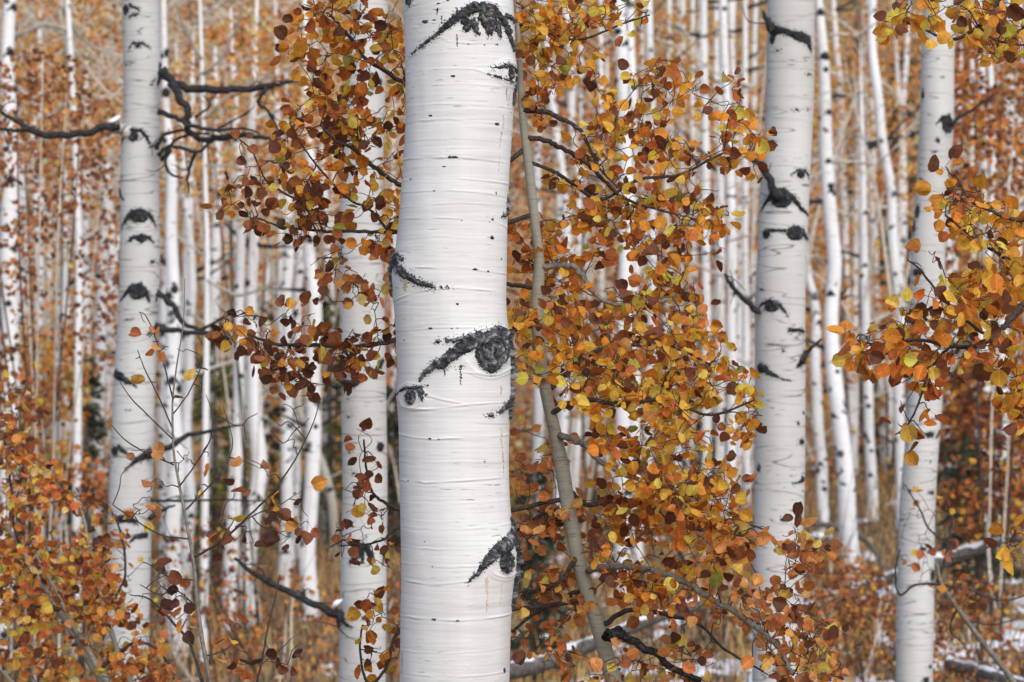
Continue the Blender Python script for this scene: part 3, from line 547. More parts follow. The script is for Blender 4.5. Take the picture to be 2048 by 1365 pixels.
T2 = Trunk([(-40, 242, 317), (0, 243, 318), (100, 244, 320), (200, 247, 320), (300, 240, 317), (400, 240, 318), (500, 239, 320), (600, 238, 318), (700, 231, 313), (800, 226, 310), (900, 222, 309), (1000, 218, 305), (1100, 215, 303), (1200, 212, 300), (1400, 208, 296)], 14.6, seed=4.0)
t2 = thing('aspen_tree', 'white aspen on the left with stacked black eye scars and long dead branches', 'tree', T2.base)
T2.build(t2, M['bark_mid'], 64, .04)
for st in ([('e', 254, 22, 9, 10), [(262, 13, 2.5), (277, 21, 3), (286, 27, 1)], [(262, 36, 2), (275, 34, 3), (284, 30, 1)]], [('e', 279, 95, 7, 4), [(260, 99, 1), (269, 90, 2.5), (288, 89, 2.5), (303, 99, 1)]],
 [[(322, 130, 5), (320, 150, 8), (317, 168, 4)], [(312, 160, 2), (304, 172, .8)]], [('e', 271, 275, 11, 11), [(244, 285, 1.5), (253, 268, 4), (265, 262, 4), (285, 264, 4), (297, 276, 4), (302, 289, 1.5)]],
 [[(316, 288, 4), (302, 297, 1)]], [[(238, 380, 4), (243, 392, 3), (251, 402, 1)]], [('e', 283, 436, 18, 11), [(246, 457, 1), (256, 440, 4), (268, 428, 6), (285, 424, 6), (300, 430, 5), (309, 442, 4), (314, 456, 1.5)]],
 [('e', 288, 480, 11, 7), [(256, 487, 1), (270, 477, 3.5), (288, 472, 4), (302, 478, 4), (311, 489, 1)]], [('e', 309, 525, 5, 3)], [('e', 279, 586, 17, 14), [(243, 603, 1.5), (255, 590, 4.5), (268, 577, 7), (285, 574, 8), (297, 588, 6), (303, 606, 2)]],
 [[(317, 583, 4), (314, 602, 3)]], [[(314, 650, 5), (309, 662, 4), (297, 671, 1)]], [[(234, 748, 9), (248, 754, 8), (262, 763, 5), (280, 773, 1)]], [('e', 234, 901, 11, 10), [(243, 893, 5), (257, 903, 3), (269, 911, 1)]],
 [[(254, 942, 1), (275, 922, 5), (293, 910, 8), (303, 900, 6)]], [[(221, 1046, 1.5), (235, 1036, 6), (252, 1035, 8), (270, 1037, 6), (283, 1048, 1)]], [[(266, 1081, 1.5), (278, 1071, 5), (296, 1068, 6)]], [('e', 262, 640, 6, 1.6)], [('e', 255, 132, 5, 1.5)], [('e', 262, 820, 4, 1.4)]):
    scar(T2, t2, st, mat=M['scar_mid'], thick=.012, step=1.0, spk=4, edge=1.8)
DB = lambda tr_, y_, pts, rr, **k: branch(tr_, pts, y_, rr, M['dead'], 'dead_branch', **k)
DB(t2, 14.5, [(232, 250), (222, 253), (170, 266), (120, 272), (60, 261), (30, 240), (-10, 218)], [9, 8, 7, 7, 5, 3.5])
DB(t2, 14.5, [(54, 260), (30, 262), (-10, 256)], [5, 4, 3])
DB(t2, 14.5, [(322, 140), (345, 166), (390, 178), (440, 178), (490, 181), (540, 172), (575, 164), (610, 160)], [11, 9, 8, 7, 6, 4, 2])
DB(t2, 14.45, [(535, 176), (515, 205), (535, 222), (556, 262), (560, 290), (543, 312)], [4, 3.5, 3, 2, 1.2])
DB(t2, 14.45, [(340, 165), (360, 195), (378, 225), (373, 255), (400, 280), (440, 276), (480, 272), (520, 276), (575, 282)], [9, 8, 7, 6, 7, 5, 3])
DB(t2, 14.4, [(316, 225), (350, 235), (382, 252), (430, 261), (485, 258), (520, 268)], [6, 5, 4, 3, 2])
DB(t2, 14.5, [(314, 300), (326, 272), (350, 264), (376, 258)], [5, 4, 3, 2]); DB(t2, 14.45, [(316, 312), (338, 294), (368, 298), (396, 304), (422, 284), (445, 275)], [5, 4, 4, 3, 3])
DB(t2, 14.4, [(342, 298), (330, 330), (347, 352), (366, 356)], [3.5, 3, 2]); DB(t2, 14.5, [(392, 304), (376, 350), (378, 388)], [4, 3, 1.5]); DB(t2, 14.5, [(322, 322), (350, 282), (390, 268), (420, 268)], [4, 3, 2])
DB(t2, 14.6, [(430, 262), (470, 240), (500, 225)], [3, 2, 1.2]); DB(t2, 14.5, [(390, 236), (420, 212), (405, 190)], [3, 2, 1])
DB(t2, 14.5, [(314, 585), (345, 612), (370, 648), (402, 660), (455, 675)], [6, 6, 5, 3.5, 2]); DB(t2, 14.5, [(312, 655), (370, 664), (420, 668), (470, 684)], [7, 5, 4, 2]); DB(t2, 14.5, [(402, 660), (440, 640), (480, 622)], [4, 3, 1])
DB(t2, 14.5, [(295, 914), (340, 895), (376, 871), (420, 862), (482, 850)], [7, 6, 4, 2]); DB(t2, 14.5, [(300, 1001), (340, 1002), (450, 1000), (535, 1003)], [3, 3, 2, 1.4]); DB(t2, 14.5, [(298, 1040), (325, 1020), (350, 1012)], [5, 4, 2])
branch(t2, [(258, 268), (240, 256), (222, 252)], 14.56, [15, 11, 9], M['bark_mid'], 'branch_collar', S=14, wob=.06)
mbs = MB(); mbs.tube(smooth_path([at(216, 245, 14.5), at(228, 241, 14.5), at(240, 232, 14.52)], 6), np.interp(np.linspace(0, 1, 13), [0, .2, .7, 1], [.003, .010, .013, .004]), 8, True, .2); obj('snow_cap', mbs, M['snow'], t2)

T3 = Trunk([(-40, 703, 780), (0, 702, 777), (130, 694, 772), (256, 687, 768), (460, 677, 763), (600, 678, 768), (700, 679, 771), (870, 683, 773), (1000, 685, 775), (1100, 681, 773), (1365, 677, 771), (1420, 675, 771)], 12.6, seed=6.0)
t3 = thing('aspen_tree', 'white aspen close behind the left edge of the thick central trunk', 'tree', T3.base)
T3.build(t3, M['bark_mid'], 64, .04)
for st in ([('e', 747, 158, 10, 8), [(728, 150, 2), (742, 156, 4), (762, 166, 5)]], [('e', 743, 191, 7, 2.5)], [[(679, 498, 2), (682, 514, 3), (696, 521, 1)]], [[(681, 762, 4), (696, 768, 8), (713, 767, 6), (727, 764, 1)]], [[(766, 722, 5), (760, 732, 6), (745, 745, 1.5)]], [('e', 762, 893, 10, 9)], [('e', 699, 833, 5, 2)],
 [[(728, 1088, 5), (720, 1106, 8), (702, 1122, 3)], [(733, 1090, 6), (742, 1108, 7), (747, 1121, 3)], [(728, 1095, 5), (727, 1122, 3)]], [[(768, 1092, 3), (769, 1110, 5), (766, 1130, 1.5)]], [[(682, 1222, 5), (684, 1236, 6), (694, 1246, 4), (707, 1252, 1)]], [('e', 732, 1232, 5, 3)], [('e', 720, 600, 5, 1.6)], [('e', 708, 945, 5, 2)], [('e', 700, 905, 4, 2)], [('e', 740, 330, 5, 1.6)]):
    scar(T3, t3, st, mat=M['scar_mid'], thick=.011, step=1.0, spk=5, edge=1.8)
DB(t3, 12.55, [(686, 1236), (668, 1226), (640, 1214), (590, 1190), (540, 1165), (500, 1142), (468, 1116)], [11, 9, 7, 6, 5, 3.5]); DB(t3, 12.55, [(682, 775), (668, 772), (652, 760)], [6, 5, 3])
DB(t3, 12.55, [(540, 1165), (528, 1150), (524, 1138)], [3, 2, 1]); DB(t3, 12.55, [(602, 1196), (608, 1184), (606, 1176)], [3, 2, 1]); DB(t3, 12.5, [(676, 1232), (678, 1250), (676, 1256)], [7, 4, 2])
mbs = MB(); mbs.tube(smooth_path([at(664, 1215, 12.5), at(674, 1206, 12.5), at(684, 1200, 12.52)], 5), np.array([.004, .007, .010, .012, .013, .012, .010, .009, .007, .005, .003]), 8, True, .3); obj('snow_cap', mbs, M['snow'], t3)

T4 = Trunk([(-40, 1536, 1631), (0, 1535, 1630), (183, 1531, 1628), (256, 1530, 1624), (366, 1520, 1619), (430, 1516, 1617), (500, 1516, 1613), (600, 1509, 1609), (750, 1509, 1610), (950, 1508, 1610), (1048, 1508, 1607), (1230, 1507, 1608), (1365, 1505, 1607), (1420, 1505, 1607)], 13.2, seed=8.0)
t4 = thing('aspen_tree', 'white aspen right of centre with paired black eye scars and dead stubs', 'tree', T4.base)
T4.build(t4, M['bark_mid'], 64, .04)
for st in ([[(1537, 48, 6), (1545, 66, 10), (1541, 86, 6)], [(1546, 64, 9), (1565, 68, 6), (1580, 74, 7), (1600, 80, 11), (1612, 85, 9), (1618, 109, 2)]], [('e', 1588, 224, 4, 2)], [('e', 1612, 222, 3, 1.5)], [('e', 1535, 289, 6, 2)], [('e', 1552, 106, 5, 2)], [('e', 1615, 153, 6, 2)], [('e', 1598, 352, 11, 8), [(1576, 353, 1), (1590, 344, 2.5), (1608, 345, 3), (1616, 360, 1.5)]],
 [('e', 1558, 402, 23, 17), [(1520, 424, 1.5), (1529, 407, 4.5), (1542, 390, 7), (1560, 387, 9), (1580, 400, 6), (1598, 420, 4.5), (1614, 433, 2)]], [('e', 1529, 470, 11, 10), [(1535, 463, 3), (1565, 464, 3.5)], ('e', 1587, 469, 21, 15), [(1600, 465, 8), (1611, 480, 3)]], [('e', 1538, 614, 16, 11), [(1513, 623, 1), (1521, 608, 3), (1537, 603, 4), (1555, 612, 4), (1565, 625, 2), (1574, 636, .8)]],
 [[(1574, 661, 5), (1590, 660, 3.5), (1603, 664, 4)]], [[(1606, 708, 6), (1600, 722, 8), (1588, 736, 2)]], [[(1517, 736, 10), (1526, 738, 7), (1540, 749, 4), (1560, 758, 1.5), (1576, 761, .8)]], [('e', 1601, 883, 11, 5)], [('e', 1592, 847, 4, 2.5)], [('e', 1515, 936, 5, 8)], [('e', 1604, 825, 4, 3)], [('e', 1602, 957, 6, 8), [(1597, 962, 3), (1582, 967, .8)]], [('e', 1564, 1037, 7, 4)], [('e', 1590, 1235, 15, 9)], [('e', 1518, 580, 6, 2)], [('e', 1534, 690, 3, 1.6)], [('e', 1560, 702, 3, 2)], [('e', 1518, 852, 4, 1.8)]):
    scar(T4, t4, st, mat=M['scar_mid'], thick=.012, step=1.0, spk=5, edge=1.8)
DB(t4, 13.05, [(1556, 398), (1541, 362), (1516, 326), (1480, 306), (1460, 300)], [10, 8, 7, 5, 4]); DB(t4, 13.1, [(1516, 628), (1506, 616), (1490, 600), (1470, 580), (1456, 562), (1449, 547)], [7, 6, 5, 4, 3]); DB(t4, 13.1, [(1604, 728), (1614, 707), (1628, 691), (1643, 677)], [7, 5, 3, 2]); DB(t4, 13.1, [(1546, 62), (1534, 40), (1526, 24)], [8, 6, 3])

T5 = Trunk([(-40, 1850, 1914), (0, 1849, 1913), (146, 1842, 1908), (256, 1840, 1908), (366, 1833, 1898), (475, 1822, 1890), (560, 1819, 1888), (800, 1815, 1885), (865, 1811, 1878), (1000, 1799, 1870), (1100, 1796, 1868), (1230, 1794, 1868), (1365, 1792, 1866), (1420, 1791, 1866)], 16.0, seed=9.0)
t5 = thing('aspen_tree', 'white aspen at far right with a round black burl, partly behind leafy branches', 'tree', T5.base)
T5.build(t5, M['bark_mid'], 56, .05)
for st in ([('e', 1893, 252, 16, 17), [(1867, 251, 1), (1880, 238, 3), (1895, 233, 3)]], [('e', 1871, 284, 5, 5)], [('e', 1864, 306, 4, 2)], [('e', 1844, 190, 4, 11)], [('e', 1838, 366, 6, 7)], [('e', 1832, 425, 7, 13)], [('e', 1826, 455, 5, 12)], [('e', 1830, 545, 12, 8)], [('e', 1855, 868, 11, 6), [(1870, 872, 4), (1876, 862, 3)]], [('e', 1859, 984, 7, 4)], [('e', 1841, 1096, 8, 4)], [('e', 1862, 1150, 8, 12)], [('e', 1857, 1332, 7, 3)], [('e', 1848, 1358, 8, 6)], [('e', 1855, 922, 4, 2)], [('e', 1880, 158, 4, 2)]):
    scar(T5, t5, st, mat=M['scar_mid'], thick=.014, step=1.0, spk=4, edge=1.8)
DB(t5, 15.85, [(1898, 250), (1935, 226), (1965, 206), (1988, 188)], [5, 3.5, 2.5, 1.5])

# ------------------------------------------------------------------ background aspens
BIG = [(270, 'the left eye-scarred aspen'), (726, 'the aspen behind the central trunk'), (912, 'the thick central aspen'), (1560, 'the right aspen with paired eyes'), (1850, 'the far right aspen')]
BG = [  # [(py, px centre, width), ...], extra words, material, base py or None
 ([(0, 22, 22), (150, 14, 24), (300, 24, 30), (440, 20, 34), (700, 20, 32), (1000, 14, 32), (1365, 10, 32)], 'twisted', 'far'),
 ([(430, 36, 14), (700, 40, 15), (1000, 34, 16), (1365, 28, 18)], 'slim twin-stemmed', 'far'),
 ([(600, 126, 16), (760, 119, 18), (900, 115, 19), (1365, 106, 22)], 'slim', 'far'), ([(600, 136, 11), (760, 136, 13), (1000, 128, 14), (1365, 122, 15)], 'very slim', 'far'),
 ([(335, 213, 13), (420, 213, 16), (600, 205, 19), (850, 196, 21), (1100, 190, 22), (1365, 180, 24)], 'broken-topped', 'far'), ([(380, 222, 9), (700, 218, 11), (1000, 206, 12), (1365, 200, 13)], 'very slim', 'far'),
 ([(0, 328, 11), (200, 340, 14), (350, 345, 19), (450, 345, 22), (600, 356, 26), (800, 350, 29), (1000, 347, 31), (1150, 348, 34), (1280, 352, 38)], 'fairly thick', 'far'), ([(330, 372, 13), (560, 382, 15), (800, 379, 18), (1000, 376, 22), (1250, 372, 26)], 'straight', 'far'),
 ([(380, 430, 11), (700, 430, 12), (900, 429, 13), (1365, 422, 15)], 'thin straight', 'far'), ([(270, 473, 15), (420, 479, 17), (700, 473, 20), (950, 468, 24), (1365, 458, 30)], 'straight', 'far'),
 ([(200, 508, 13), (500, 508, 18), (700, 508, 24), (950, 512, 28), (1150, 506, 27), (1365, 496, 30)], 'sturdy', 'far'), ([(300, 535, 9), (700, 532, 11), (1000, 530, 12), (1365, 528, 13)], 'thread-thin', 'far'),
 ([(200, 556, 11), (450, 560, 14), (700, 566, 16), (1000, 578, 19), (1330, 583, 21)], 'slightly leaning', 'far'), ([(0, 600, 10), (100, 610, 13), (300, 620, 20), (500, 625, 24), (750, 622, 26), (1000, 618, 27), (1365, 622, 30)], 'sturdy', 'far'),
 ([(150, 634, 10), (400, 655, 13), (700, 661, 16), (1000, 655, 16), (1365, 645, 17)], 'slim', 'far'), ([(560, 545, 9), (640, 556, 12), (760, 582, 14), (850, 606, 16), (930, 648, 17), (1020, 668, 18), (1365, 672, 20)], 'bent', 'limb'),
 ([(900, 400, 7), (1365, 405, 9)], 'thread-thin', 'far'),
 ([(0, 1236, 22), (100, 1240, 24), (170, 1247, 24), (400, 1252, 26), (700, 1250, 27), (1000, 1246, 28), (1280, 1244, 30)], 'sturdy', 'far'), ([(30, 1139, 14), (200, 1145, 15), (400, 1155, 17), (700, 1150, 18), (1200, 1140, 20)], 'slim', 'far'),
 ([(100, 1092, 12), (260, 1112, 14), (400, 1135, 15), (700, 1135, 17), (1200, 1105, 20)], 'leaning', 'far'), ([(60, 1300, 13), (400, 1306, 15), (800, 1296, 18), (1230, 1290, 20)], 'slim', 'far'), ([(0, 1366, 9), (400, 1362, 12), (800, 1356, 14), (1210, 1350, 16)], 'thin', 'far'),
 ([(0, 1406, 13), (200, 1409, 15), (500, 1412, 16), (1000, 1414, 18), (1230, 1412, 20)], 'straight', 'far'), ([(0, 1432, 9), (300, 1434, 10), (1000, 1432, 12), (1200, 1430, 12)], 'thread-thin', 'far'), ([(0, 1445, 14), (150, 1449, 17), (400, 1464, 17), (700, 1464, 18), (1000, 1462, 20), (1200, 1458, 22)], 'straight', 'far'),
 ([(40, 1462, 9), (150, 1466, 10), (500, 1479, 12), (1000, 1477, 15), (1190, 1474, 16)], 'slim', 'far'), ([(60, 1488, 10), (500, 1492, 13), (1000, 1490, 16), (1210, 1488, 18)], 'slim', 'far'),
 ([(0, 1634, 14), (100, 1641, 19), (250, 1652, 23), (400, 1663, 25), (520, 1668, 26), (640, 1662, 27), (750, 1668, 27), (860, 1684, 28), (1000, 1694, 30), (1160, 1702, 32)], 'bowed', 'far'),
 ([(80, 1672, 10), (200, 1681, 12), (350, 1687, 13), (550, 1690, 14), (850, 1706, 14), (1080, 1716, 15)], 'slim leaning', 'far'), ([(0, 1716, 12), (180, 1722, 12), (350, 1727, 13), (520, 1725, 14), (800, 1728, 14), (1010, 1732, 15)], 'dead brown', 'brown'),
 ([(0, 1740, 13), (180, 1753, 17), (350, 1775, 18), (480, 1786, 19), (560, 1797, 19), (700, 1800, 20), (1040, 1806, 22)], 'tall leaning', 'far'), ([(550, 1618, 11), (580, 1624, 15), (620, 1630, 17), (800, 1634, 19), (1060, 1650, 21)], 'crooked', 'far'),
 ([(300, 1724, 11), (550, 1728, 16), (800, 1736, 18), (1020, 1745, 20)], 'straight', 'far'), ([(250, 1735, 9), (480, 1745, 11), (600, 1754, 13), (850, 1766, 13), (990, 1770, 14)], 'thin leaning', 'far'), ([(180, 1798, 9), (450, 1811, 15), (700, 1780, 13), (970, 1776, 14)], 'slim', 'far'),
 ([(100, 1972, 10), (200, 1979, 11), (400, 1990, 12), (600, 1968, 13), (750, 1960, 14), (865, 1961, 17), (1050, 1975, 21), (1365, 1990, 24)], 'crooked', 'far'), ([(0, 2040, 8), (200, 2040, 9), (600, 2036, 12), (1000, 2030, 14), (1150, 2026, 15)], 'thin', 'far'),
 ([(200, 1915, 8), (600, 1910, 13), (860, 1900, 14), (960, 1898, 14)], 'thin', 'far'),
 ([(0, 78, 7), (500, 84, 10), (1000, 80, 12), (1260, 78, 12)], 'thread-thin', 'far'), ([(150, 170, 6), (600, 164, 9), (1240, 160, 11)], 'thread-thin', 'far'), ([(200, 1590, 9), (700, 1588, 11), (1100, 1586, 12)], 'thin', 'far'), ([(330, 790, 8), (800, 786, 11), (1250, 783, 13)], 'thin', 'far'),
 ([(0, 1200, 8), (500, 1204, 11), (1150, 1198, 14)], 'thin', 'far'), ([(0, 1338, 8), (600, 1332, 11), (1130, 1328, 13)], 'thin', 'far'), ([(0, 1386, 7), (600, 1384, 10), (1120, 1382, 12)], 'thin', 'far'), ([(0, 1510, 8), (600, 1506, 10), (1150, 1500, 12)], 'thin', 'far')]
for x0_, x1_, n_ in ((4, 236, 6), (322, 690, 10), (1040, 1236, 4), (1262, 1506, 8), (1614, 1836, 4), (1892, 2044, 5)):
    for q_ in range(n_):
        xa = x0_+(x1_-x0_)*(q_+random.uniform(.1, .9))/n_; ln = random.uniform(-38, 38)*random.random(); w_ = random.choice([8, 10, 12, 15, 19, 24]); tp = random.choice([0, 0, -40, 120, 260, 330]) if x0_ > 1000 else random.choice([300, 380, 460, 540]); bw = random.uniform(-8, 8)
        BG.append(([(tp, xa-ln, w_*.65), (500, xa-ln*.4+bw, w_*.8), (900, xa+ln*.3+bw, w_*.95), (1150, xa+ln*.6, w_)], random.choice(['slender', 'slight', 'narrow', 'lean']), 'far'))
BG = [([(p_[0], p_[1], p_[2]*1.12) for p_ in a_], b_, c_) for a_, b_, c_ in BG]
BG.sort(key=lambda e: np.interp(700, [p[0] for p in e[0]], [p[1] for p in e[0]]))
ORD = ['first', 'second', 'third', 'fourth', 'fifth', 'sixth', 'seventh', 'eighth', 'ninth', 'tenth', 'eleventh', 'twelfth', 'thirteenth', 'fourteenth', 'fifteenth', 'sixteenth', 'seventeenth', 'eighteenth', 'nineteenth', 'twentieth', 'twenty-first', 'twenty-second', 'twenty-third', 'twenty-fourth', 'twenty-fifth', 'twenty-sixth', 'twenty-seventh', 'twenty-eighth', 'twenty-ninth', 'thirtieth', 'thirty-first', 'thirty-second', 'thirty-third', 'thirty-fourth', 'thirty-fifth']
cnt = {}
for bi, (pts, adj, mt) in enumerate(BG):
    xm = float(np.interp(700, [p[0] for p in pts], [p[1] for p in pts])); w = max(p[2] for p in pts)
    g = sum(xm > b_[0] for b_ in BIG); cnt[g] = cnt.get(g, 0)+1; k = ORD[cnt[g]-1]
    where = f'{k} from the photo edge left of {BIG[0][1]}' if g == 0 else f'{k} to the right of {BIG[g-1][1]}'
    dia = .068+.003*w; Y = dia*FPX/w
    ya = np.linspace(pts[0][0], pts[-1][0], 12); am = random.uniform(.05, .34)*w; wv = [random.uniform(-1, 1)*am for _ in ya]      # crooked growth
    pts = [(float(y_), float(np.interp(y_, [p[0] for p in pts], [p[1] for p in pts]))+d_, float(np.interp(y_, [p[0] for p in pts], [p[2] for p in pts]))*random.uniform(.93, 1.08)) for y_, d_ in zip(ya, wv)]
    T = Trunk([(p[0], p[1]-p[2]/2, p[1]+p[2]/2) for p in pts], Y, top_z=(CZ+(682.5-pts[0][0])*Y/FPX+.05 if adj == 'broken-topped' else (CZ+(682.5-min(p[0] for p in pts))*Y/FPX+(4 if pts[0][0] <= 60 else 1.3))), seed=bi*1.7)
    lab = f'{adj} {"brown" if mt=="brown" else "white"} background aspen, {where}'.replace('dead brown brown', 'dead brown')
    th_ = thing('background_aspen', lab, 'tree', T.base, 'slender aspens in the blurred background')
    T.build(th_, M['bark_'+mt], 14, .16)
    for kk in range(int(3+w/4)):                       # dark branch scars
        py = random.uniform(max(pts[0][0], 0)+10, min(pts[-1][0], 1350)); z = T.pz(py); px = 1024+float(T.cx(z))/Y*FPX+random.uniform(-.42, .42)*w
        rx = random.uniform(.16, .34)*w
        st = [('e', px, py, rx*.8, rx*.65)]
        if random.random() < .5: st.append([(px-rx*1.4, py+rx*.8, .5), (px, py-rx*.4, rx*.4), (px+rx*1.4, py+rx*.8, .5)])
        scar(T, th_, st, .02, M['scar_far'], step=max(1.2, w*.06), spk=0, edge=1.0, name='knot')
    for kk in range(random.randint(3, 6)):             # limbs
        py = random.uniform(max(pts[0][0], 0)-60, min(pts[-1][0], 900)); z = T.pz(py); x0 = 1024+float(T.cx(z))/Y*FPX; d = random.choice([-1, 1]); L = random.uniform(40, 170); up = random.uniform(-.25, .9)
        branch(th_, [(x0, py), (x0+d*L*.35, py-up*L*.25), (x0+d*L*.7, py-up*L*.6+random.uniform(-10, 10)), (x0+d*L, py-up*L*random.uniform(.8, 1.2))], Y, [w*.16+1.2, w*.1+1, 1.6, .8], random.choice([M['bark_limb'], M['dead'], M['twig']]), 'branch', S=5, dY=[0, .1, .2*random.uniform(-1, 1), .4*random.uniform(-1, 1)], n=4)
# pale limbs of the twisted tree upper left
tw = thing('background_aspen', 'bare pale aspen with long crooked limbs spreading across the upper left', 'tree', np.array([at(150, 0, 27)[0], 27, float(ground(at(150, 0, 27)[0], 27))]))
Tw = Trunk([(-30, 132, 10), (0, 132, 142)][:0] or [(-40, 128, 138), (200, 140, 152), (500, 152, 166), (800, 148, 164), (1250, 142, 162)], 27, top_z=6.0, seed=3.3); ROOT[tw.name] = np.asarray(tw.location); Tw.build(tw, M['bark_far'], 12, .16)
for pts, r in (([(140, 200), (100, 230), (60, 200), (20, 150), (0, 130)], [5, 4, 3, 2]), ([(134, 60), (90, 50), (40, 70), (10, 80)], [5, 5, 4, 3]), ([(138, 120), (120, 20), (140, -20)], [4, 3, 2]), ([(120, 5), (150, 60), (185, 95), (240, 115)], [5, 4, 3, 2]), ([(145, 330), (190, 290), (230, 270), (245, 262)], [4, 3, 2, 1.5]), ([(150, 420), (90, 440), (30, 480), (0, 470)], [4, 3, 2]), ([(140, 210), (180, 190), (215, 200), (250, 170)], [3, 2.5, 2])):
    branch(tw, pts, 27, r, M['bark_limb'], 'branch', S=6, dY=list(np.linspace(0, .6, len(pts))), n=5)
sc2 = thing('background_aspen', 'bare pale limb tree spreading thin branches between the left aspen and the orange leaves', 'tree', np.array([at(410, 0, 25)[0], 25, float(ground(at(410, 0, 25)[0], 25))]))
Ts = Trunk([(-40, 395, 402), (200, 402, 410), (500, 410, 420), (900, 404, 418), (1250, 398, 416)], 25, top_z=5.2, seed=5.5); Ts.build(sc2, M['bark_far'], 12, .16)
for pts, r in (([(402, 150), (440, 120), (470, 60), (490, 0)], [4, 3, 2]), ([(404, 120), (370, 60), (350, 0)], [4, 3, 2]), ([(406, 240), (460, 190), (520, 160), (560, 150)], [4, 3, 2]), ([(410, 330), (470, 330), (520, 310)], [3, 2, 1.5]), ([(412, 420), (470, 440), (530, 430), (590, 440)], [3.5, 3, 2]), ([(414, 560), (470, 590), (520, 580), (560, 560)], [4, 3, 2]), ([(410, 650), (370, 620), (330, 600)], [3, 2, 1.5])):
    branch(sc2, pts, 25, r, M['bark_limb'], 'branch', S=6, dY=list(np.linspace(0, -.5, len(pts))), n=5)

# ------------------------------------------------------------------ leafy saplings and branches
def in_poly(x, y, P):
    c = np.zeros(len(x), bool); j = len(P)-1
    for i in range(len(P)):
        xi, yi = P[i]; xj, yj = P[j]
        c ^= ((yi > y) != (yj > y)) & (x < (xj-xi)*(y-yi)/(yj-yi+1e-9)+xi); j = i
    return c
def sample_poly(P, n, hole=0.0, seed=0):
    P = np.array(P, float); out = np.zeros((0, 2))
    while len(out) < n:
        q = RNG.uniform(P.min(0), P.max(0), (n*3, 2)); q = q[in_poly(q[:, 0], q[:, 1], P)]
        if hole: q = q[fbm(q[:, 0]/70, q[:, 1]/70, seed, 2)+.13*RNG.normal(size=len(q)) > hole]
        out = np.vstack([out, q])
    return out[:n]
def foliate(root, skel, regions, Yd, leaf, maxobj=300, facing=.8, twig_mat=None, fork=.35):
    """skel: [(branch object, path, radii)]; regions: (polygon px, twig tips, leaves per tip, palette, depth lo, hi, hole)"""
    nodes = np.vstack([p for _, p, _ in skel]); owner = np.concatenate([np.full(len(p), i) for i, (_, p, _) in enumerate(skel)])
    nrad = np.concatenate([r for _, _, r in skel])
    tg = []
    for ri, (poly, n, per, pal, lo, hi, hole) in enumerate(regions):
        q = sample_poly(poly, n, hole, ri+Yd); Y = RNG.uniform(lo, hi, n)
        for (x, y), d in zip(q, Y): tg.append((at(x, y, d), per, pal))
    T = np.array([t[0] for t in tg]); d0 = np.array([np.min(np.linalg.norm(nodes-t, axis=1)) for t in T])
    mbs = [MB() for _ in skel]; LP, LF, LN, LS, LC, LO = [], [], [], [], [], []
    for ti in np.argsort(d0):
        t, per, pal = tg[ti]; dv = nodes-t; dist = np.linalg.norm(dv*[1, 1.25, 1], axis=1)+.05*(dv[:, 2] > .05); k = int(np.argmin(dist)); a = nodes[k]; L = np.linalg.norm(t-a)
        m1 = a+(t-a)*.4+RNG.normal(size=3)*L*.12+np.array([0, 0, L*.10]); m2 = a+(t-a)*.75+RNG.normal(size=3)*L*.10
        path = smooth_path([a, m1, m2, t], max(2, min(6, int(L/.04)+2)))
        r0 = min(max(.0016+.008*L, .002), nrad[k]*.75+.0006, .0048); rr = np.linspace(r0, .0009, len(path))
        mbs[owner[k]].tube(path, rr, 5 if r0 > .002 else 4, False, .15)
        nodes = np.vstack([nodes, path[2:]]); owner = np.concatenate([owner, np.full(len(path)-2, owner[k])]); nrad = np.concatenate([nrad, rr[2:]])
        nl = int(RNG.poisson(per)) if per < 1.5 else max(1, int(RNG.poisson(per))); 
        if nl == 0: continue
        s = np.clip(1-RNG.random(nl)**1.6*.75*min(1, .22/max(L, .05)), 0, 1)
        idx = s*(len(path)-1); i0 = np.minimum(idx.astype(int), len(path)-2); pp = path[i0]+(path[i0+1]-path[i0])*(idx-i0)[:, None]
        tdir = (path[-1]-path[-2]); tdir /= np.linalg.norm(tdir)+1e-9
        fw = rnd_dirs(nl)*1.0+tdir*.45+np.array([0, 0, -.35]); fw /= np.linalg.norm(fw, axis=1)[:, None]
        nn = rnd_dirs(nl); nn[:, 1] -= facing*np.sign(RNG.random(nl)-.25)
        sz = leaf*np.clip(RNG.normal(1, .23, nl), .45, 1.5)
        LP.append(pp+fw*sz[:, None]*.72); LF.append(fw); LN.append(nn); LS.append(sz); LC.append(pick(pal, nl)); LO.append(np.full(nl, owner[k]))
    for i, (o, _, _) in enumerate(skel):
        if mbs[i].n: obj('twig', mbs[i], twig_mat or M['twig'], o)['kind'] = 'stuff'
    LP = np.vstack(LP); FR = frames(np.vstack(LF), np.vstack(LN)); LS = np.concatenate(LS); LC = np.vstack(LC); LO = np.concatenate(LO)
    show = np.abs(FR[:, 1, 2])*LS**2/LP[:, 1]**2; order = np.argsort(-show); one = order[:maxobj]; rest = order[maxobj:]
    org = ROOT[root.name]
    from mathutils import Matrix
    for i in one:
        o = bpy.data.objects.new('leaf', LEAFMESH[int(RNG.integers(0, len(LEAFMESH)))]); C.objects.link(o); o.parent = skel[int(LO[i])][0]
        m = np.eye(4); m[:3, :3] = FR[i]*LS[i]; m[:3, 3] = LP[i]-org; o.matrix_local = Matrix(m.tolist()); o.color = (*LC[i], 1)
    if len(rest):
        mb = MB(); leaf_mass(mb, LP[rest], FR[rest], LS[rest], LC[rest], True); o = obj('foliage', mb, M['leaves'], root); o['kind'] = 'stuff'
    return len(LP)
def skel_branch(root, pts, Y, radii, mat, d=(0, 0), **k):
    dY = np.interp(np.linspace(0, 1, len(pts)), np.linspace(0, 1, len(d)), d); return branch(root, pts, Y, radii, mat, 'branch', dY=list(dY), **k)

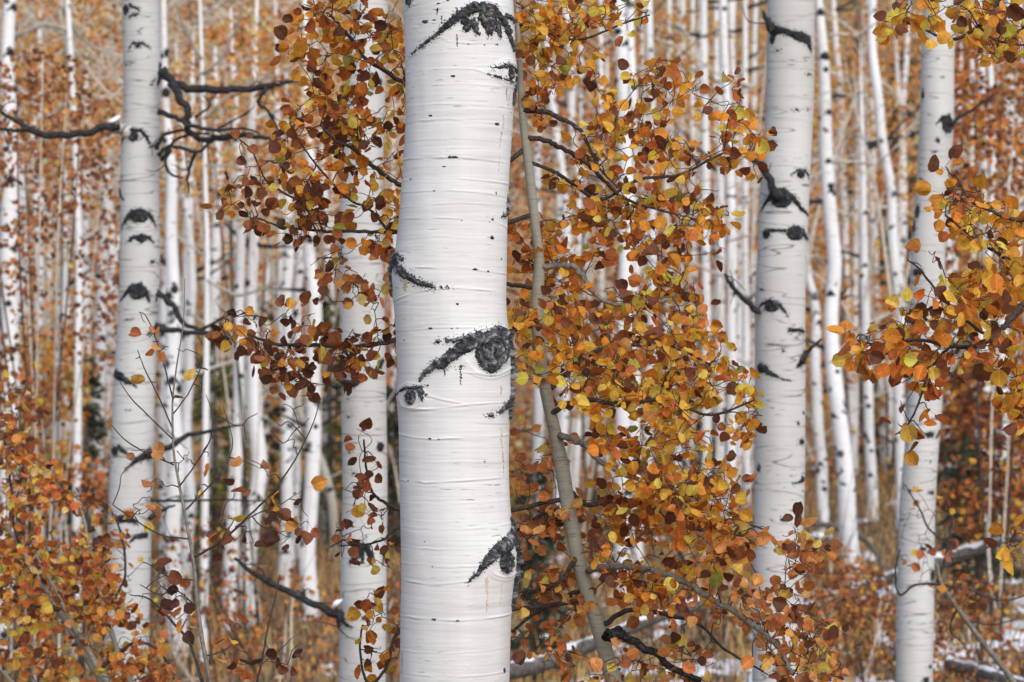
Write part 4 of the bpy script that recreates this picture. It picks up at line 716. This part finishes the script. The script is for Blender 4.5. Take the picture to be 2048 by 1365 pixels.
# young aspen just behind the central trunk, its crown on both sides
YS = 8.4
TS = Trunk([(-60, 1026, 1033), (100, 1033, 1043), (183, 1035, 1048), (256, 1039, 1056), (366, 1052, 1071), (458, 1061, 1080), (523, 1071, 1092), (560, 1066, 1090), (600, 1059, 1086), (700, 1066, 1090), (790, 1080, 1104), (860, 1096, 1122), (925, 1108, 1138), (1000, 1119, 1149), (1050, 1127, 1157), (1150, 1148, 1178), (1250, 1180, 1211), (1320, 1198, 1232), (1365, 1211, 1244), (1420, 1226, 1262)], YS, top_z=3.1, seed=12.0)
ts = thing('young_aspen', 'slim bending young aspen with orange leaves just behind the central trunk', 'tree', TS.base)
TS.build(ts, M['bark_sap'], 28, .03)
sap = []
for pts, r, d in (([(1040, 50), (1068, 55), (1108, 68), (1141, 80), (1181, 75), (1240, 50), (1300, 30)], [3.5, 3, 2.4, 1.6], (0, -.2)), ([(1046, 223), (1090, 225), (1126, 240), (1159, 260), (1177, 293), (1199, 337), (1240, 380)], [6, 5, 4, 3, 2], (0, -.1)),
 ([(1052, 277), (1090, 280), (1123, 297), (1155, 315), (1192, 344), (1221, 374), (1251, 399), (1320, 420), (1390, 440)], [6, 5, 4.5, 4, 3, 2], (0, .2)), ([(1062, 326), (1108, 344), (1145, 366), (1200, 400), (1280, 360), (1360, 350), (1440, 310), (1500, 300)], [4, 4, 3.5, 3, 2], (0, .3)),
 ([(1080, 536), (1137, 532), (1163, 549), (1188, 585), (1230, 610), (1300, 600), (1360, 590)], [7, 6.5, 5.5, 4, 3, 2], (0, -.1)), ([(1112, 870), (1130, 875), (1170, 890), (1199, 922), (1280, 960), (1380, 965), (1450, 940)], [7, 7, 6, 5, 4, 2.5], (0, -.2)),
 ([(1092, 790), (1140, 740), (1200, 700), (1280, 690), (1360, 700), (1440, 740)], [6, 5, 4, 3, 2], (0, .2)), ([(1100, 830), (1160, 800), (1240, 810), (1330, 800), (1420, 830), (1510, 800)], [6, 5, 4, 3, 2], (0, -.3)), ([(1068, 575), (1040, 573), (1005, 566), (950, 560)], [5, 5, 4, 3], (0, .1)),
 ([(1175, 1140), (1185, 1140), (1221, 1132), (1273, 1136), (1348, 1154), (1410, 1190), (1470, 1225), (1520, 1260), (1560, 1300), (1585, 1350)], [7, 7, 6.5, 7, 6, 5, 4], (0, -.5)), ([(1160, 1118), (1148, 1121), (1126, 1158), (1090, 1176), (1050, 1180), (1010, 1190)], [6, 5, 4.5, 3.5, 2], (0, -.1)),
 ([(1190, 1180), (1150, 1185), (1108, 1206), (1053, 1239), (1012, 1275), (980, 1300)], [5, 4.5, 4, 3, 2], (0, .1)), ([(1132, 1022), (1090, 1026), (1046, 1055), (1010, 1070)], [5, 4, 3, 2], (0, .1)), ([(1140, 985), (1180, 1010), (1250, 1000), (1330, 1030), (1400, 1060), (1460, 1040), (1530, 1060)], [6, 5, 4.5, 3.5, 2], (0, .2)), ([(1205, 1250), (1260, 1220), (1330, 1230), (1400, 1250), (1450, 1300), (1520, 1340)], [6, 5, 4, 3, 2], (0, -.2)),
 # to the left, behind the central trunk
 ([(1034, 130), (940, 180), (860, 185), (811, 168), (760, 135), (727, 113), (690, 62), (660, 30)], [5, 5, 5, 4.5, 4, 2.5], (0, -.1)), ([(1046, 300), (930, 390), (850, 390), (800, 370), (763, 346), (738, 326), (705, 297), (672, 282), (640, 250)], [5, 5, 5, 4.5, 3.5, 2], (0, -.1)),
 ([(1064, 430), (940, 470), (860, 470), (780, 465), (696, 463), (652, 463), (568, 454), (513, 436)], [5, 4.5, 4, 3.5, 2.5, 1.6], (0, -.1)), ([(645, 460), (625, 420), (571, 388), (531, 359), (505, 304), (480, 280)], [2.6, 2.4, 2, 1.5], (-.1, -.15)), ([(1070, 650), (930, 670), (850, 672), (790, 681), (750, 690), (720, 692), (680, 694), (640, 690), (560, 690), (500, 670), (450, 648)], [6, 5.5, 5, 5, 4.5, 4, 3, 2], (0, -.1)),
 ([(780, 466), (740, 420), (700, 400), (650, 350), (610, 300), (580, 250)], [3, 2.5, 2, 1.5], (-.05, -.3)), ([(1120, 1000), (900, 1040), (800, 1020), (770, 1005), (745, 985), (733, 940), (728, 880)], [5, 4, 3, 2], (0, -.1)), ([(850, 1030), (790, 1060), (765, 1080), (720, 1090), (690, 1080), (660, 1095)], [3, 2.5, 2, 1.5], (-.05, -.1)), ([(1160, 1200), (900, 1240), (800, 1260), (770, 1340), (735, 1365), (720, 1300), (725, 1250)], [5, 4, 3, 2], (0, -.05))):
    sap.append(skel_branch(ts, pts, YS, r, M['twig'] if max(r) < 6.4 else M['sapbark'], d))
DB(ts, 8.3, [(1216, 1275), (1228, 1266), (1240, 1264), (1273, 1287), (1309, 1309), (1350, 1338), (1400, 1362)], [14, 13, 9, 8, 7, 7])
REG = [
 ([(1028, -10), (1330, -10), (1260, 60), (1130, 95), (1036, 110)], 74, 2.5, 'gold', 8.2, 8.7, 0), ([(1045, 110), (1180, 130), (1330, 130), (1500, 160), (1535, 260), (1500, 420), (1400, 500), (1200, 500), (1075, 330)], 166, 2.6, 'mix', 8.1, 8.9, .40), ([(1120, 230), (1400, 180), (1480, 300), (1420, 470), (1180, 480)], 64, 2.6, 'gold', 8.2, 8.8, .42),
 ([(1022, 420), (1120, 420), (1170, 600), (1020, 620)], 36, 2.6, 'mix', 8.3, 8.9, 0), ([(1022, 600), (1180, 580), (1330, 560), (1420, 620), (1490, 740), (1400, 800), (1130, 800), (1024, 740)], 208, 3.2, 'gold', 8.0, 8.9, 0), ([(1100, 620), (1400, 590), (1440, 740), (1150, 780)], 83, 3.0, 'rust', 8.3, 9.0, 0),
 ([(1160, 780), (1480, 740), (1548, 800), (1480, 900), (1440, 1020), (1280, 1000), (1200, 900)], 139, 3.2, 'gold', 7.9, 8.8, .36), ([(1024, 830), (1120, 840), (1180, 1000), (1180, 1280), (1030, 1290)], 97, 2.1, 'rust', 8.3, 8.8, .45), ([(1160, 960), (1440, 980), (1500, 1060), (1480, 1180), (1300, 1230), (1180, 1130)], 117, 2.9, 'mix', 8.0, 8.8, .40),
 ([(1440, 1040), (1560, 1040), (1650, 1080), (1620, 1180), (1690, 1270), (1690, 1365), (1560, 1365), (1480, 1250)], 117, 3.0, 'rust', 7.8, 8.4, .36), ([(1200, 1180), (1480, 1200), (1600, 1365), (1100, 1365), (1060, 1300)], 75, 2.2, 'rust', 8.0, 8.6, .45), ([(1320, 950), (1480, 960), (1470, 1080), (1340, 1080)], 36, 2.6, 'gold', 7.9, 8.3, 0),
 ([(590, -10), (815, -10), (815, 260), (740, 260), (640, 200), (570, 100)], 120, 2.5, 'mix', 8.1, 8.6, .40), ([(560, 180), (815, 220), (810, 500), (690, 490), (560, 420), (540, 300)], 120, 2.5, 'mix', 8.0, 8.7, .40), ([(440, 270), (560, 280), (660, 440), (640, 500), (540, 470), (440, 410)], 55, 2.2, 'brown', 8.1, 8.5, .4),
 ([(440, 610), (560, 600), (700, 600), (800, 640), (800, 700), (720, 760), (580, 800), (520, 730), (440, 690)], 105, 2.4, 'brown', 8.0, 8.5, .36), ([(600, 500), (790, 480), (790, 620), (620, 600)], 26, 1.8, 'rust', 8.1, 8.6, 0), ([(690, 850), (795, 850), (790, 1150), (640, 1130), (680, 1000)], 30, 1.8, 'brown', 8.2, 8.5, 0), ([(720, 1190), (800, 1170), (800, 1320), (730, 1340)], 26, 1.8, 'mix', 8.2, 8.5, 0),
 ([(1090, 400), (1440, 380), (1470, 560), (1380, 640), (1120, 620)], 67, 2.6, 'mix', 8.2, 8.9, .36), ([(1180, 90), (1340, 100), (1400, 200), (1180, 180)], 18, 2.4, 'gold', 8.3, 8.8, .4), ([(1060, 850), (1500, 850), (1480, 1100), (1100, 1150)], 44, 2.4, 'rust', 8.4, 9.2, .40)]
nl = foliate(ts, sap, REG, 3, .0300, 340); print('sapling leaves', nl)

# aspen standing just outside the frame at right, its branches reach in
YR = 7.5
TR = Trunk([(-60, 2206, 2250), (600, 2200, 2260), (1365, 2190, 2262)], YR, top_z=4.2, seed=14.0)
tr_ = thing('leafy_aspen', 'golden leafy aspen boughs reaching in from the right edge', 'tree', TR.base); TR.build(tr_, M['bark_sap'], 24, .06)
sk = [skel_branch(tr_, p, YR, r, m_, d) for p, r, m_, d in (
 ([(2226, 320), (2150, 440), (2080, 560), (2010, 650), (1960, 690), (1900, 692), (1830, 680), (1760, 690), (1710, 680)], [10, 8, 6, 4.5, 3.2, 2], M['twig'], (0, -.1, .1)), ([(2226, 300), (2120, 400), (2040, 440), (1980, 420), (1940, 400), (1910, 350)], [7, 5, 4, 3, 2], M['twig'], (0, .1)),
 ([(2226, 480), (2120, 560), (2040, 530), (1985, 500), (1940, 470), (1890, 430)], [7, 5, 4, 3, 2], M['twig'], (0, -.2)), ([(1985, 680), (1930, 640), (1880, 590), (1840, 540), (1815, 520)], [4, 3, 2.4, 1.6], M['twig'], (0, .1)), ([(1900, 692), (1860, 740), (1840, 800), (1815, 850), (1790, 870)], [3, 2.5, 2, 1.4], M['twig'], (0, 0)),
 ([(2226, -140), (2100, -60), (2020, -20), (1985, 20), (1950, 58), (1900, 80), (1850, 60), (1800, 40)], [8, 6, 5, 4, 3, 2], M['twig'], (0, .1)), ([(1960, 55), (1990, 80), (2040, 90), (2070, 95)], [3, 2.5, 2], M['twig'], (.05, .1)), ([(2226, 1000), (2140, 1050), (2070, 1080), (2020, 1080)], [6, 4, 2], M['twig'], (0, 0)))]
nl = foliate(tr_, sk, [([(1790, -20), (2060, -20), (2060, 130), (1960, 110), (1900, 100), (1830, 110), (1780, 50)], 75, 2.2, 'gold', 7.2, 7.9, .36), ([(1890, 310), (1960, 380), (2060, 420), (2060, 560), (1900, 560), (1840, 540), (1880, 430)], 75, 2.4, 'gold', 7.2, 7.9, .38), ([(1690, 640), (1780, 620), (1900, 560), (2060, 520), (2060, 800), (1950, 780), (1860, 760), (1780, 740), (1700, 740)], 145, 2.5, 'mix', 7.1, 7.9, .36), ([(1800, 740), (1890, 740), (1860, 880), (1790, 890)], 17, 1.6, 'mix', 7.3, 7.6, 0), ([(1990, 740), (2060, 740), (2060, 900), (2020, 860)], 17, 1.9, 'gold', 7.3, 7.7, 0), ([(2000, 1050), (2060, 1050), (2060, 1140), (1995, 1130)], 13, 1.9, 'gold', 7.4, 7.7, 0)], 5, .0335, 320); print('right', nl)

# leafy bush, lower left
YB = 11.0
bb = thing('young_aspen', 'dense orange and rust leafed young aspen filling the lower left corner', 'tree', np.array([at(140, 0, YB)[0], YB, float(ground(at(140, 0, YB)[0], YB))]))
gpx = 682.5-(float(ground(at(140, 0, YB)[0], YB))-CZ)/YB*FPX
sk = [skel_branch(bb, p, YB, r, M['bark_sap'] if r[0] > 7 else M['twig'], d) for p, r, d in (
 ([(230, gpx+10), (215, 1420), (170, 1300), (130, 1240), (70, 1150), (40, 1090), (10, 1050)], [11, 10, 8, 6, 4, 3], (0, .1)), ([(240, gpx+10), (245, 1450), (200, 1340), (150, 1260), (110, 1180), (60, 1090)], [9, 8, 6, 4, 2.5], (0, -.1)), ([(255, gpx+10), (270, 1430), (240, 1320), (215, 1240), (190, 1150), (170, 1050), (150, 980)], [8, 7, 5, 4, 2.5], (0, .2)),
 ([(225, gpx+5), (120, 1440), (40, 1380), (-30, 1300)], [8, 7, 5, 4], (0, -.1)), ([(120, 1220), (60, 1210), (0, 1190)], [4, 3, 2], (0, 0)), ([(200, 1340), (260, 1290), (300, 1290), (340, 1330)], [4, 3, 2], (0, -.2)), ([(70, 1150), (30, 1060), (20, 960), (10, 900)], [4, 3, 2], (.1, 0)), ([(210, 1230), (250, 1150), (240, 1060), (215, 1010)], [3, 2.4, 1.6], (.1, 0)))]
nl = foliate(bb, sk, [([(-12, 850), (50, 900), (120, 960), (200, 1000), (215, 1090), (270, 1230), (330, 1365), (340, 1420), (-12, 1420)], 500, 3.1, 'left', 10.4, 11.8, .42), ([(180, 990), (250, 1000), (300, 1100), (280, 1180), (200, 1100)], 16, 2.0, 'rust', 10.8, 11.4, 0), ([(-12, 700), (60, 760), (50, 900), (-12, 900)], 16, 2.2, 'left', 10.8, 11.6, 0), ([(270, 1230), (330, 1250), (380, 1400), (320, 1400)], 14, 2.5, 'rust', 10.6, 11.2, 0)], 6, .0305, 320); print('left bush', nl)

# thin bare sapling, left, in focus
YT = 7.6
TT = Trunk([(a, (b+c)/2-(c-b)*.40, (b+c)/2+(c-b)*.40) for a, b, c in [(595, 368, 370), (651, 366, 369), (720, 353, 357), (798, 342, 347), (902, 343, 349), (1030, 366, 374), (1121, 383, 392), (1231, 391, 402), (1300, 402, 413), (1365, 415, 427), (1420, 426, 438)]], YT, top_z=CZ+.095, seed=15.0)
tt = thing('bare_sapling', 'thin nearly leafless sapling with fine twigs before the left aspen', 'tree', TT.base); TT.build(tt, M['sapbark'], 12, .03)
sk = [skel_branch(tt, p, YT, [q*.72 for q in r], M['twig'], d) for p, r, d in (
 ([(344, 790), (325, 720), (305, 660), (290, 630), (278, 625)], [2.4, 2, 1.5, 1], (0, -.05)), ([(346, 860), (320, 800), (290, 740), (275, 700)], [2.4, 2, 1.2], (0, .05)), ([(346, 880), (300, 835), (265, 800), (240, 765)], [2.2, 1.8, 1.2], (0, -.1)), ([(347, 930), (290, 905), (250, 880), (222, 850)], [2.4, 2, 1.2], (0, .1)), ([(345, 830), (375, 790), (400, 740), (405, 715)], [2.2, 1.8, 1.2], (0, 0)), ([(358, 975), (390, 930), (420, 880), (425, 830), (412, 790)], [2.4, 2, 1.5, 1], (0, -.1)),
 ([(372, 1020), (430, 960), (455, 920), (465, 880), (445, 810)], [2.6, 2.2, 1.6, 1], (0, .1)), ([(376, 1078), (320, 1070), (270, 1040), (225, 1010)], [2.4, 2, 1.4], (0, -.1)), ([(388, 1115), (440, 1085), (490, 1040), (540, 990), (590, 920), (625, 850), (640, 800)], [4, 3.4, 2.6, 2, 1.2], (0, -.1)), ([(470, 1055), (510, 1030), (560, 1010), (590, 990)], [2.2, 1.8, 1.2], (0, .05)), ([(389, 1160), (340, 1155), (300, 1130), (285, 1125)], [2.4, 2, 1.2], (0, 0)), ([(395, 1215), (350, 1180), (320, 1190), (280, 1170)], [2.2, 1.8, 1.2], (0, .1)),
 ([(405, 1365), (380, 1290), (350, 1250), (300, 1200), (260, 1190)], [5, 4, 3, 1.6], (.02, .1)), ([(500, 1420), (520, 1340), (535, 1260), (550, 1200), (560, 1150)], [4, 3, 2.4, 1.2], (.1, .1)), ([(415, 1312), (450, 1300), (475, 1280)], [2, 1.6, 1], (0, 0)), ([(522, 1330), (560, 1300), (585, 1275)], [2, 1.6, 1], (.1, .1)))]
foliate(tt, sk, [([(460, 1000), (600, 960), (620, 1050), (560, 1100), (440, 1100), (430, 1060)], 20, 1.3, 'dark', 7.45, 7.75, 0), ([(270, 620), (420, 720), (400, 830), (270, 760)], 14, .5, 'rust', 7.5, 7.7, 0), ([(450, 1240), (620, 1260), (580, 1330), (440, 1340)], 12, 1.0, 'dark', 7.5, 7.7, 0), ([(300, 900), (420, 900), (480, 990), (380, 1000)], 14, .5, 'rust', 7.5, 7.7, 0), ([(280, 1130), (420, 1150), (400, 1280), (280, 1260)], 16, .6, 'dark', 7.5, 7.8, 0), ([(225, 850), (330, 900), (340, 1100), (230, 1040)], 16, .25, 'rust', 7.5, 7.7, 0), ([(480, 800), (640, 800), (560, 960), (440, 940)], 16, .15, 'rust', 7.5, 7.7, 0)], 9, .035, 300)

# bare dark-twigged sapling, lower right
YQ = 12.5
TQ = Trunk([(1150, 1872, 1880), (1170, 1878, 1888), (1230, 1918, 1930), (1290, 1962, 1976), (1350, 2010, 2026), (1400, 2040, 2058)], YQ, top_z=CZ+(682.5-1148)*YQ/FPX, seed=16.0)
tq = thing('bare_sapling', 'leaning sapling with tangled dark bare twigs in front of the far right aspen', 'tree', TQ.base); TQ.build(tq, M['sapbark'], 14, .03)
sk = [skel_branch(tq, p, YQ, r, M['twig'], d) for p, r, d in (
 ([(1876, 1165), (1890, 1120), (1900, 1070), (1905, 1020), (1895, 980)], [4, 3.4, 2.6, 1.6], (0, 0)), ([(1878, 1168), (1830, 1170), (1800, 1190), (1790, 1150), (1800, 1100)], [3, 2.4, 1.6], (0, -.1)), ([(1896, 1090), (1860, 1060), (1840, 1020), (1810, 970)], [2.4, 2, 1.2], (0, -.1)), ([(1890, 1120), (1940, 1110), (1990, 1090), (2040, 1080)], [3, 2.4, 1.4], (0, .1)), ([(1884, 1170), (1940, 1180), (1990, 1200), (2040, 1195), (2080, 1170)], [3, 2.6, 2, 1.4], (0, 0)), ([(1915, 1215), (1900, 1260), (1930, 1290)], [3, 2, 1.2], (0, .1)), ([(1930, 1240), (1980, 1250), (2030, 1240)], [2.4, 2, 1.2], (0, 0)))]
foliate(tq, sk, [([(1800, 960), (1930, 980), (1990, 1080), (2048, 1180), (1980, 1260), (1800, 1180)], 80, .45, 'brown', 12.0, 12.9, 0)], 8, .038, 300)

# blurred leafy shrubs farther back
def shrub(name, label, cx, cy, w_, h_, Y, nleaf, pal, size, stems=4, seed=0, hole=.42):
    X0 = at(cx, 0, Y)[0]; g = float(ground(X0, Y)); rt = thing(name, label, 'shrub', np.array([X0, Y, g]), 'leafy aspen shrubs behind the trunks')
    for k in range(stems):
        x1 = cx+random.uniform(-.4, .4)*w_; y1 = cy-h_*random.uniform(.1, .5); gp = 682.5-(g-CZ)/Y*FPX+4
        branch(rt, [(cx+random.uniform(-.08, .08)*w_, gp), (cx*.6+x1*.4+random.uniform(-20, 20), gp*.6+y1*.4), (cx*.25+x1*.75, gp*.25+y1*.75+random.uniform(-20, 20)), (x1, y1)], Y, [2.6, 2.2, 1.8, 1], M['twig_pale'] if k % 3 else M['twig'], 'stem', S=5, n=4, dY=[0, random.uniform(-.3, .3), random.uniform(-.6, .6), random.uniform(-.6, .6)])
    n = nleaf*3; a = RNG.uniform(0, 6.283, n); r = RNG.random(n)**.5; qx = cx+np.cos(a)*r*w_/2; qy = cy+np.sin(a)*r*h_/2
    ok = fbm(qx/45, qy/45, seed+.5, 3)+.09*RNG.normal(size=n) > hole; qx = qx[ok][:nleaf]; qy = qy[ok][:nleaf]; d = Y+RNG.normal(size=len(qx))*.5
    P = np.stack([(qx-1024)/FPX*d, d, CZ+(682.5-qy)/FPX*d], 1); P = P[P[:, 2] > ground(P[:, 0], P[:, 1])+.1]
    mb = MB(); scatter_leaves(mb, P, pal, size*.8, size*1.2, True); o = obj('foliage', mb, M['leaves'], rt); o['kind'] = 'stuff'
for k, a in enumerate((
 ('maroon leafed shrub left of the left aspen at mid height', 90, 480, 380, 760, 20, 1500, 'red', .04), ('deep red-brown sparse shrub at the upper left edge', 60, 300, 300, 420, 18, 360, 'red', .04), ('bright orange shrub low at the left edge between thin trunks', 90, 790, 180, 360, 30, 1300, 'faror', .055),
 ('brown leafed shrub hanging low along the left edge', 30, 900, 130, 420, 16.5, 300, 'brown', .045), ('faded orange shrub between the left aspen and its neighbour trunks', 430, 420, 330, 300, 32, 700, 'far', .055), ('tan leafed shrub behind the upper left dead branches', 480, 160, 460, 460, 34, 2400, 'far', .055),
 ('red-brown leafed shrub at the upper right edge', 1985, 330, 250, 600, 22, 2200, 'farred', .048), ('dark brown shrub with snow under it at the right edge', 1980, 900, 260, 380, 23, 1500, 'brown', .05), ('orange shrub between the right aspen and the bowed trunk', 1700, 420, 260, 700, 40, 1800, 'faror', .058),
 ('golden brown shrub behind the right side of the central trunk', 1160, 450, 360, 760, 30, 1700, 'farred', .05), ('orange shrub behind the leafy young aspen', 1370, 330, 340, 620, 38, 2000, 'faror', .055), ('rusty low shrub behind the right aspen base', 1430, 1120, 280, 260, 23, 500, 'farred', .05), ('brown low brush between the two right aspens', 1720, 1250, 200, 240, 20.5, 900, 'brown', .03), ('tan shrub behind the second left trunk', 640, 300, 300, 560, 38, 1700, 'far', .055), ('grey-brown low shrub between left trunks', 560, 1080, 300, 340, 38, 400, 'farred', .05), ('orange-brown shrub at the foot of the left aspen', 150, 1050, 280, 360, 24, 900, 'farred', .05), ('peach leafed shrub in front of thin trunks at upper left of centre', 500, 240, 360, 420, 27, 1500, 'far', .05), ('sparse peach leaves above the left edge maroon shrub', 120, 150, 340, 380, 29, 1800, 'far', .052), ('russet low shrub right of the thin bare sapling', 540, 1270, 330, 260, 21, 420, 'farred', .036), ('sparse brown low shrub at the foot of the left trunks', 400, 1200, 260, 340, 22, 320, 'brown', .036), ('dark brown low shrub in the lower right corner', 1950, 1270, 240, 240, 19, 620, 'brown', .032), ('russet low shrub right of the right aspen base', 1660, 1180, 180, 180, 22, 420, 'farred', .034), ('small russet shrub left of the central trunk foot', 740, 1250, 160, 260, 22, 260, 'farred', .036), ('pale orange shrub at the upper right behind leaning trunks', 1760, 180, 280, 380, 40, 1000, 'far', .06))):
    shrub('leafy_shrub', *a[:1], *a[1:], seed=k*2.3)

# dark spruces
def spruce(label, cx, top, Y, wpx, pal='spruce'):
    X0 = at(cx, 0, Y)[0]; g = float(ground(X0, Y)); zt = CZ+(682.5-top)/FPX*Y; H = zt-g; R = wpx/2/FPX*Y
    rt = thing('spruce_tree', label, 'tree', np.array([X0, Y, g]), 'young spruces among the aspens'); mb = MB(); mb.tube(np.array([[X0, Y, g-.1], [X0, Y, g+H*.5], [X0, Y, zt]]), [.05, .035, .008], 8); obj('trunk', mb, M['bark_brown'], rt)
    P = []; F_ = []; mbt = MB()
    for k in range(int(26*H)):
        t = random.random(); z = g+.1+t*(H-.15); L = R*(1-t)*random.uniform(.75, 1.1)+.05; a = random.uniform(0, 6.283); d = np.array([math.cos(a), math.sin(a), -.25])
        c0 = np.array([X0, Y, z]); mbt.tube(np.array([c0, c0+d*L*.5+[0, 0, -.02], c0+d*L+[0, 0, .04*L]]), [.008, .006, .003], 4, False)
        m = int(16+60*L); s = RNG.random(m)**.7; sd = np.cross(d, [0, 0, 1]); P.append(c0+d*(s*L)[:, None]+sd*(RNG.uniform(-1, 1, m)*.3*L*(1.05-s))[:, None]+RNG.normal(size=(m, 3))*.015); F_.append(d+rnd_dirs(m)*.7)
    P = np.vstack(P); F_ = np.vstack(F_); n = len(P); mb = MB(); fr2 = frames(F_, rnd_dirs(n)); fr2 = fr2*np.array([.28, 1, .28])[None, None, :]
    leaf_mass(mb, P, fr2, RNG.uniform(.07, .13, n), pick(pal, n)); o = obj('foliage', mb, M['leaves'], rt); o['kind'] = 'stuff'; obj('bough', mbt, M['bark_brown'], rt)['kind'] = 'stuff'
spruce('dark young spruce between thin trunks left of the left aspen', 172, 690, 30, 150); spruce('small green spruce just right of the left aspen', 430, 640, 31, 240, 'green'); spruce('dark spruce low behind the right side of the central trunk', 1070, 930, 23, 130); spruce('dark spruce at the right edge below the golden boughs', 1960, 690, 25, 170); spruce('spruce top between leaning trunks at upper right', 1800, 90, 42, 170); spruce('dark green spruce behind the fork left of the central trunk', 660, 560, 37, 170, 'green')

for lb, cx_, tp_, Y_, w_ in (('dark spruce low at the left edge behind the twin stems', 75, 820, 36, 150), ('dark spruce right of the left aspen behind the sturdy trunks', 545, 800, 40, 190), ('dark spruce just left of the central trunk low down', 790, 760, 36, 120), ('dark spruce low behind the middle of the young aspen leaves', 1290, 900, 34, 170), ('dark spruce low left of the right aspen', 1440, 760, 43, 170), ('dark spruce right of the bowed trunk', 1755, 800, 44, 140), ('dark spruce behind the far right aspen at mid height', 1925, 560, 38, 170)):
    spruce(lb, cx_, tp_, Y_, w_)
# ------------------------------------------------------------------ fallen logs with snow
def log(label, pts, r, d, snow=True):
    P = np.array([at(x, y, Y) for x, y, Y in pts]); 
    rt = thing('fallen_log', label, 'log', P.mean(0)-[0, 0, r], 'fallen logs on the forest floor'); Q = smooth_path(P, 10); mb = MB(); mb.tube(Q, np.linspace(r, r*.7, len(Q)), 12, True, .12, d); obj('trunk', mb, M['log'], rt)
    if not snow: return
    K = len(Q); a = np.linspace(.35, math.pi-.35, 9); thk = .004+.020*np.clip(fbm(np.arange(K)*.55, np.zeros(K)+d, d, 2)-.38, 0, 1)/.4; w_ = np.clip(fbm(np.arange(K)*.5, np.ones(K)*d, d+3, 2)*2.2-.65, .05, .8)
    rr = np.linspace(r, r*.7, K); T = np.gradient(Q, axis=0); T /= np.linalg.norm(T, axis=1)[:, None]; U = np.cross(T, [0, 0, 1.0]); U /= np.linalg.norm(U, axis=1)[:, None]; W = np.cross(U, T)
    ca = np.cos(math.pi/2+(a-math.pi/2)[None, :]*w_[:, None]); sa = np.sin(math.pi/2+(a-math.pi/2)[None, :]*w_[:, None]); prof = np.sin(np.linspace(0, math.pi, 9))[None, :]*thk[:, None]-.004
    V = Q[:, None, :]+(rr[:, None]*1.03+prof)[..., None]*(ca[..., None]*U[:, None, :]+sa[..., None]*W[:, None, :]); mb = MB(); mb.add(V.reshape(-1, 3), grid_faces(K, 9)); obj('snow_cap', mb, M['snow'], rt)
log('black snow-topped log behind the foot of the central trunk', [(960, 1350, 18), (1060, 1335, 18.3), (1180, 1290, 19), (1340, 1225, 20.5), (1430, 1205, 21)], .06, 1.0); log('snowy log lying between the right aspen and the bowed trunk', [(1600, 1225, 23), (1700, 1190, 24), (1800, 1150, 25.5), (1900, 1110, 27)], .065, 2.0); log('thin snowy log rising past the far right aspen', [(1860, 1130, 22), (1950, 1100, 23), (2060, 1070, 24)], .05, 3.0)
log('thin dark log arched at the grassy clearing', [(1600, 1042, 30), (1690, 1060, 30), (1740, 1090, 29.5), (1765, 1135, 29)], .035, 4.0, False); log('grey snowy log at the lower right corner', [(1900, 1330, 19), (1980, 1350, 18.5), (2070, 1375, 18)], .045, 6.0)
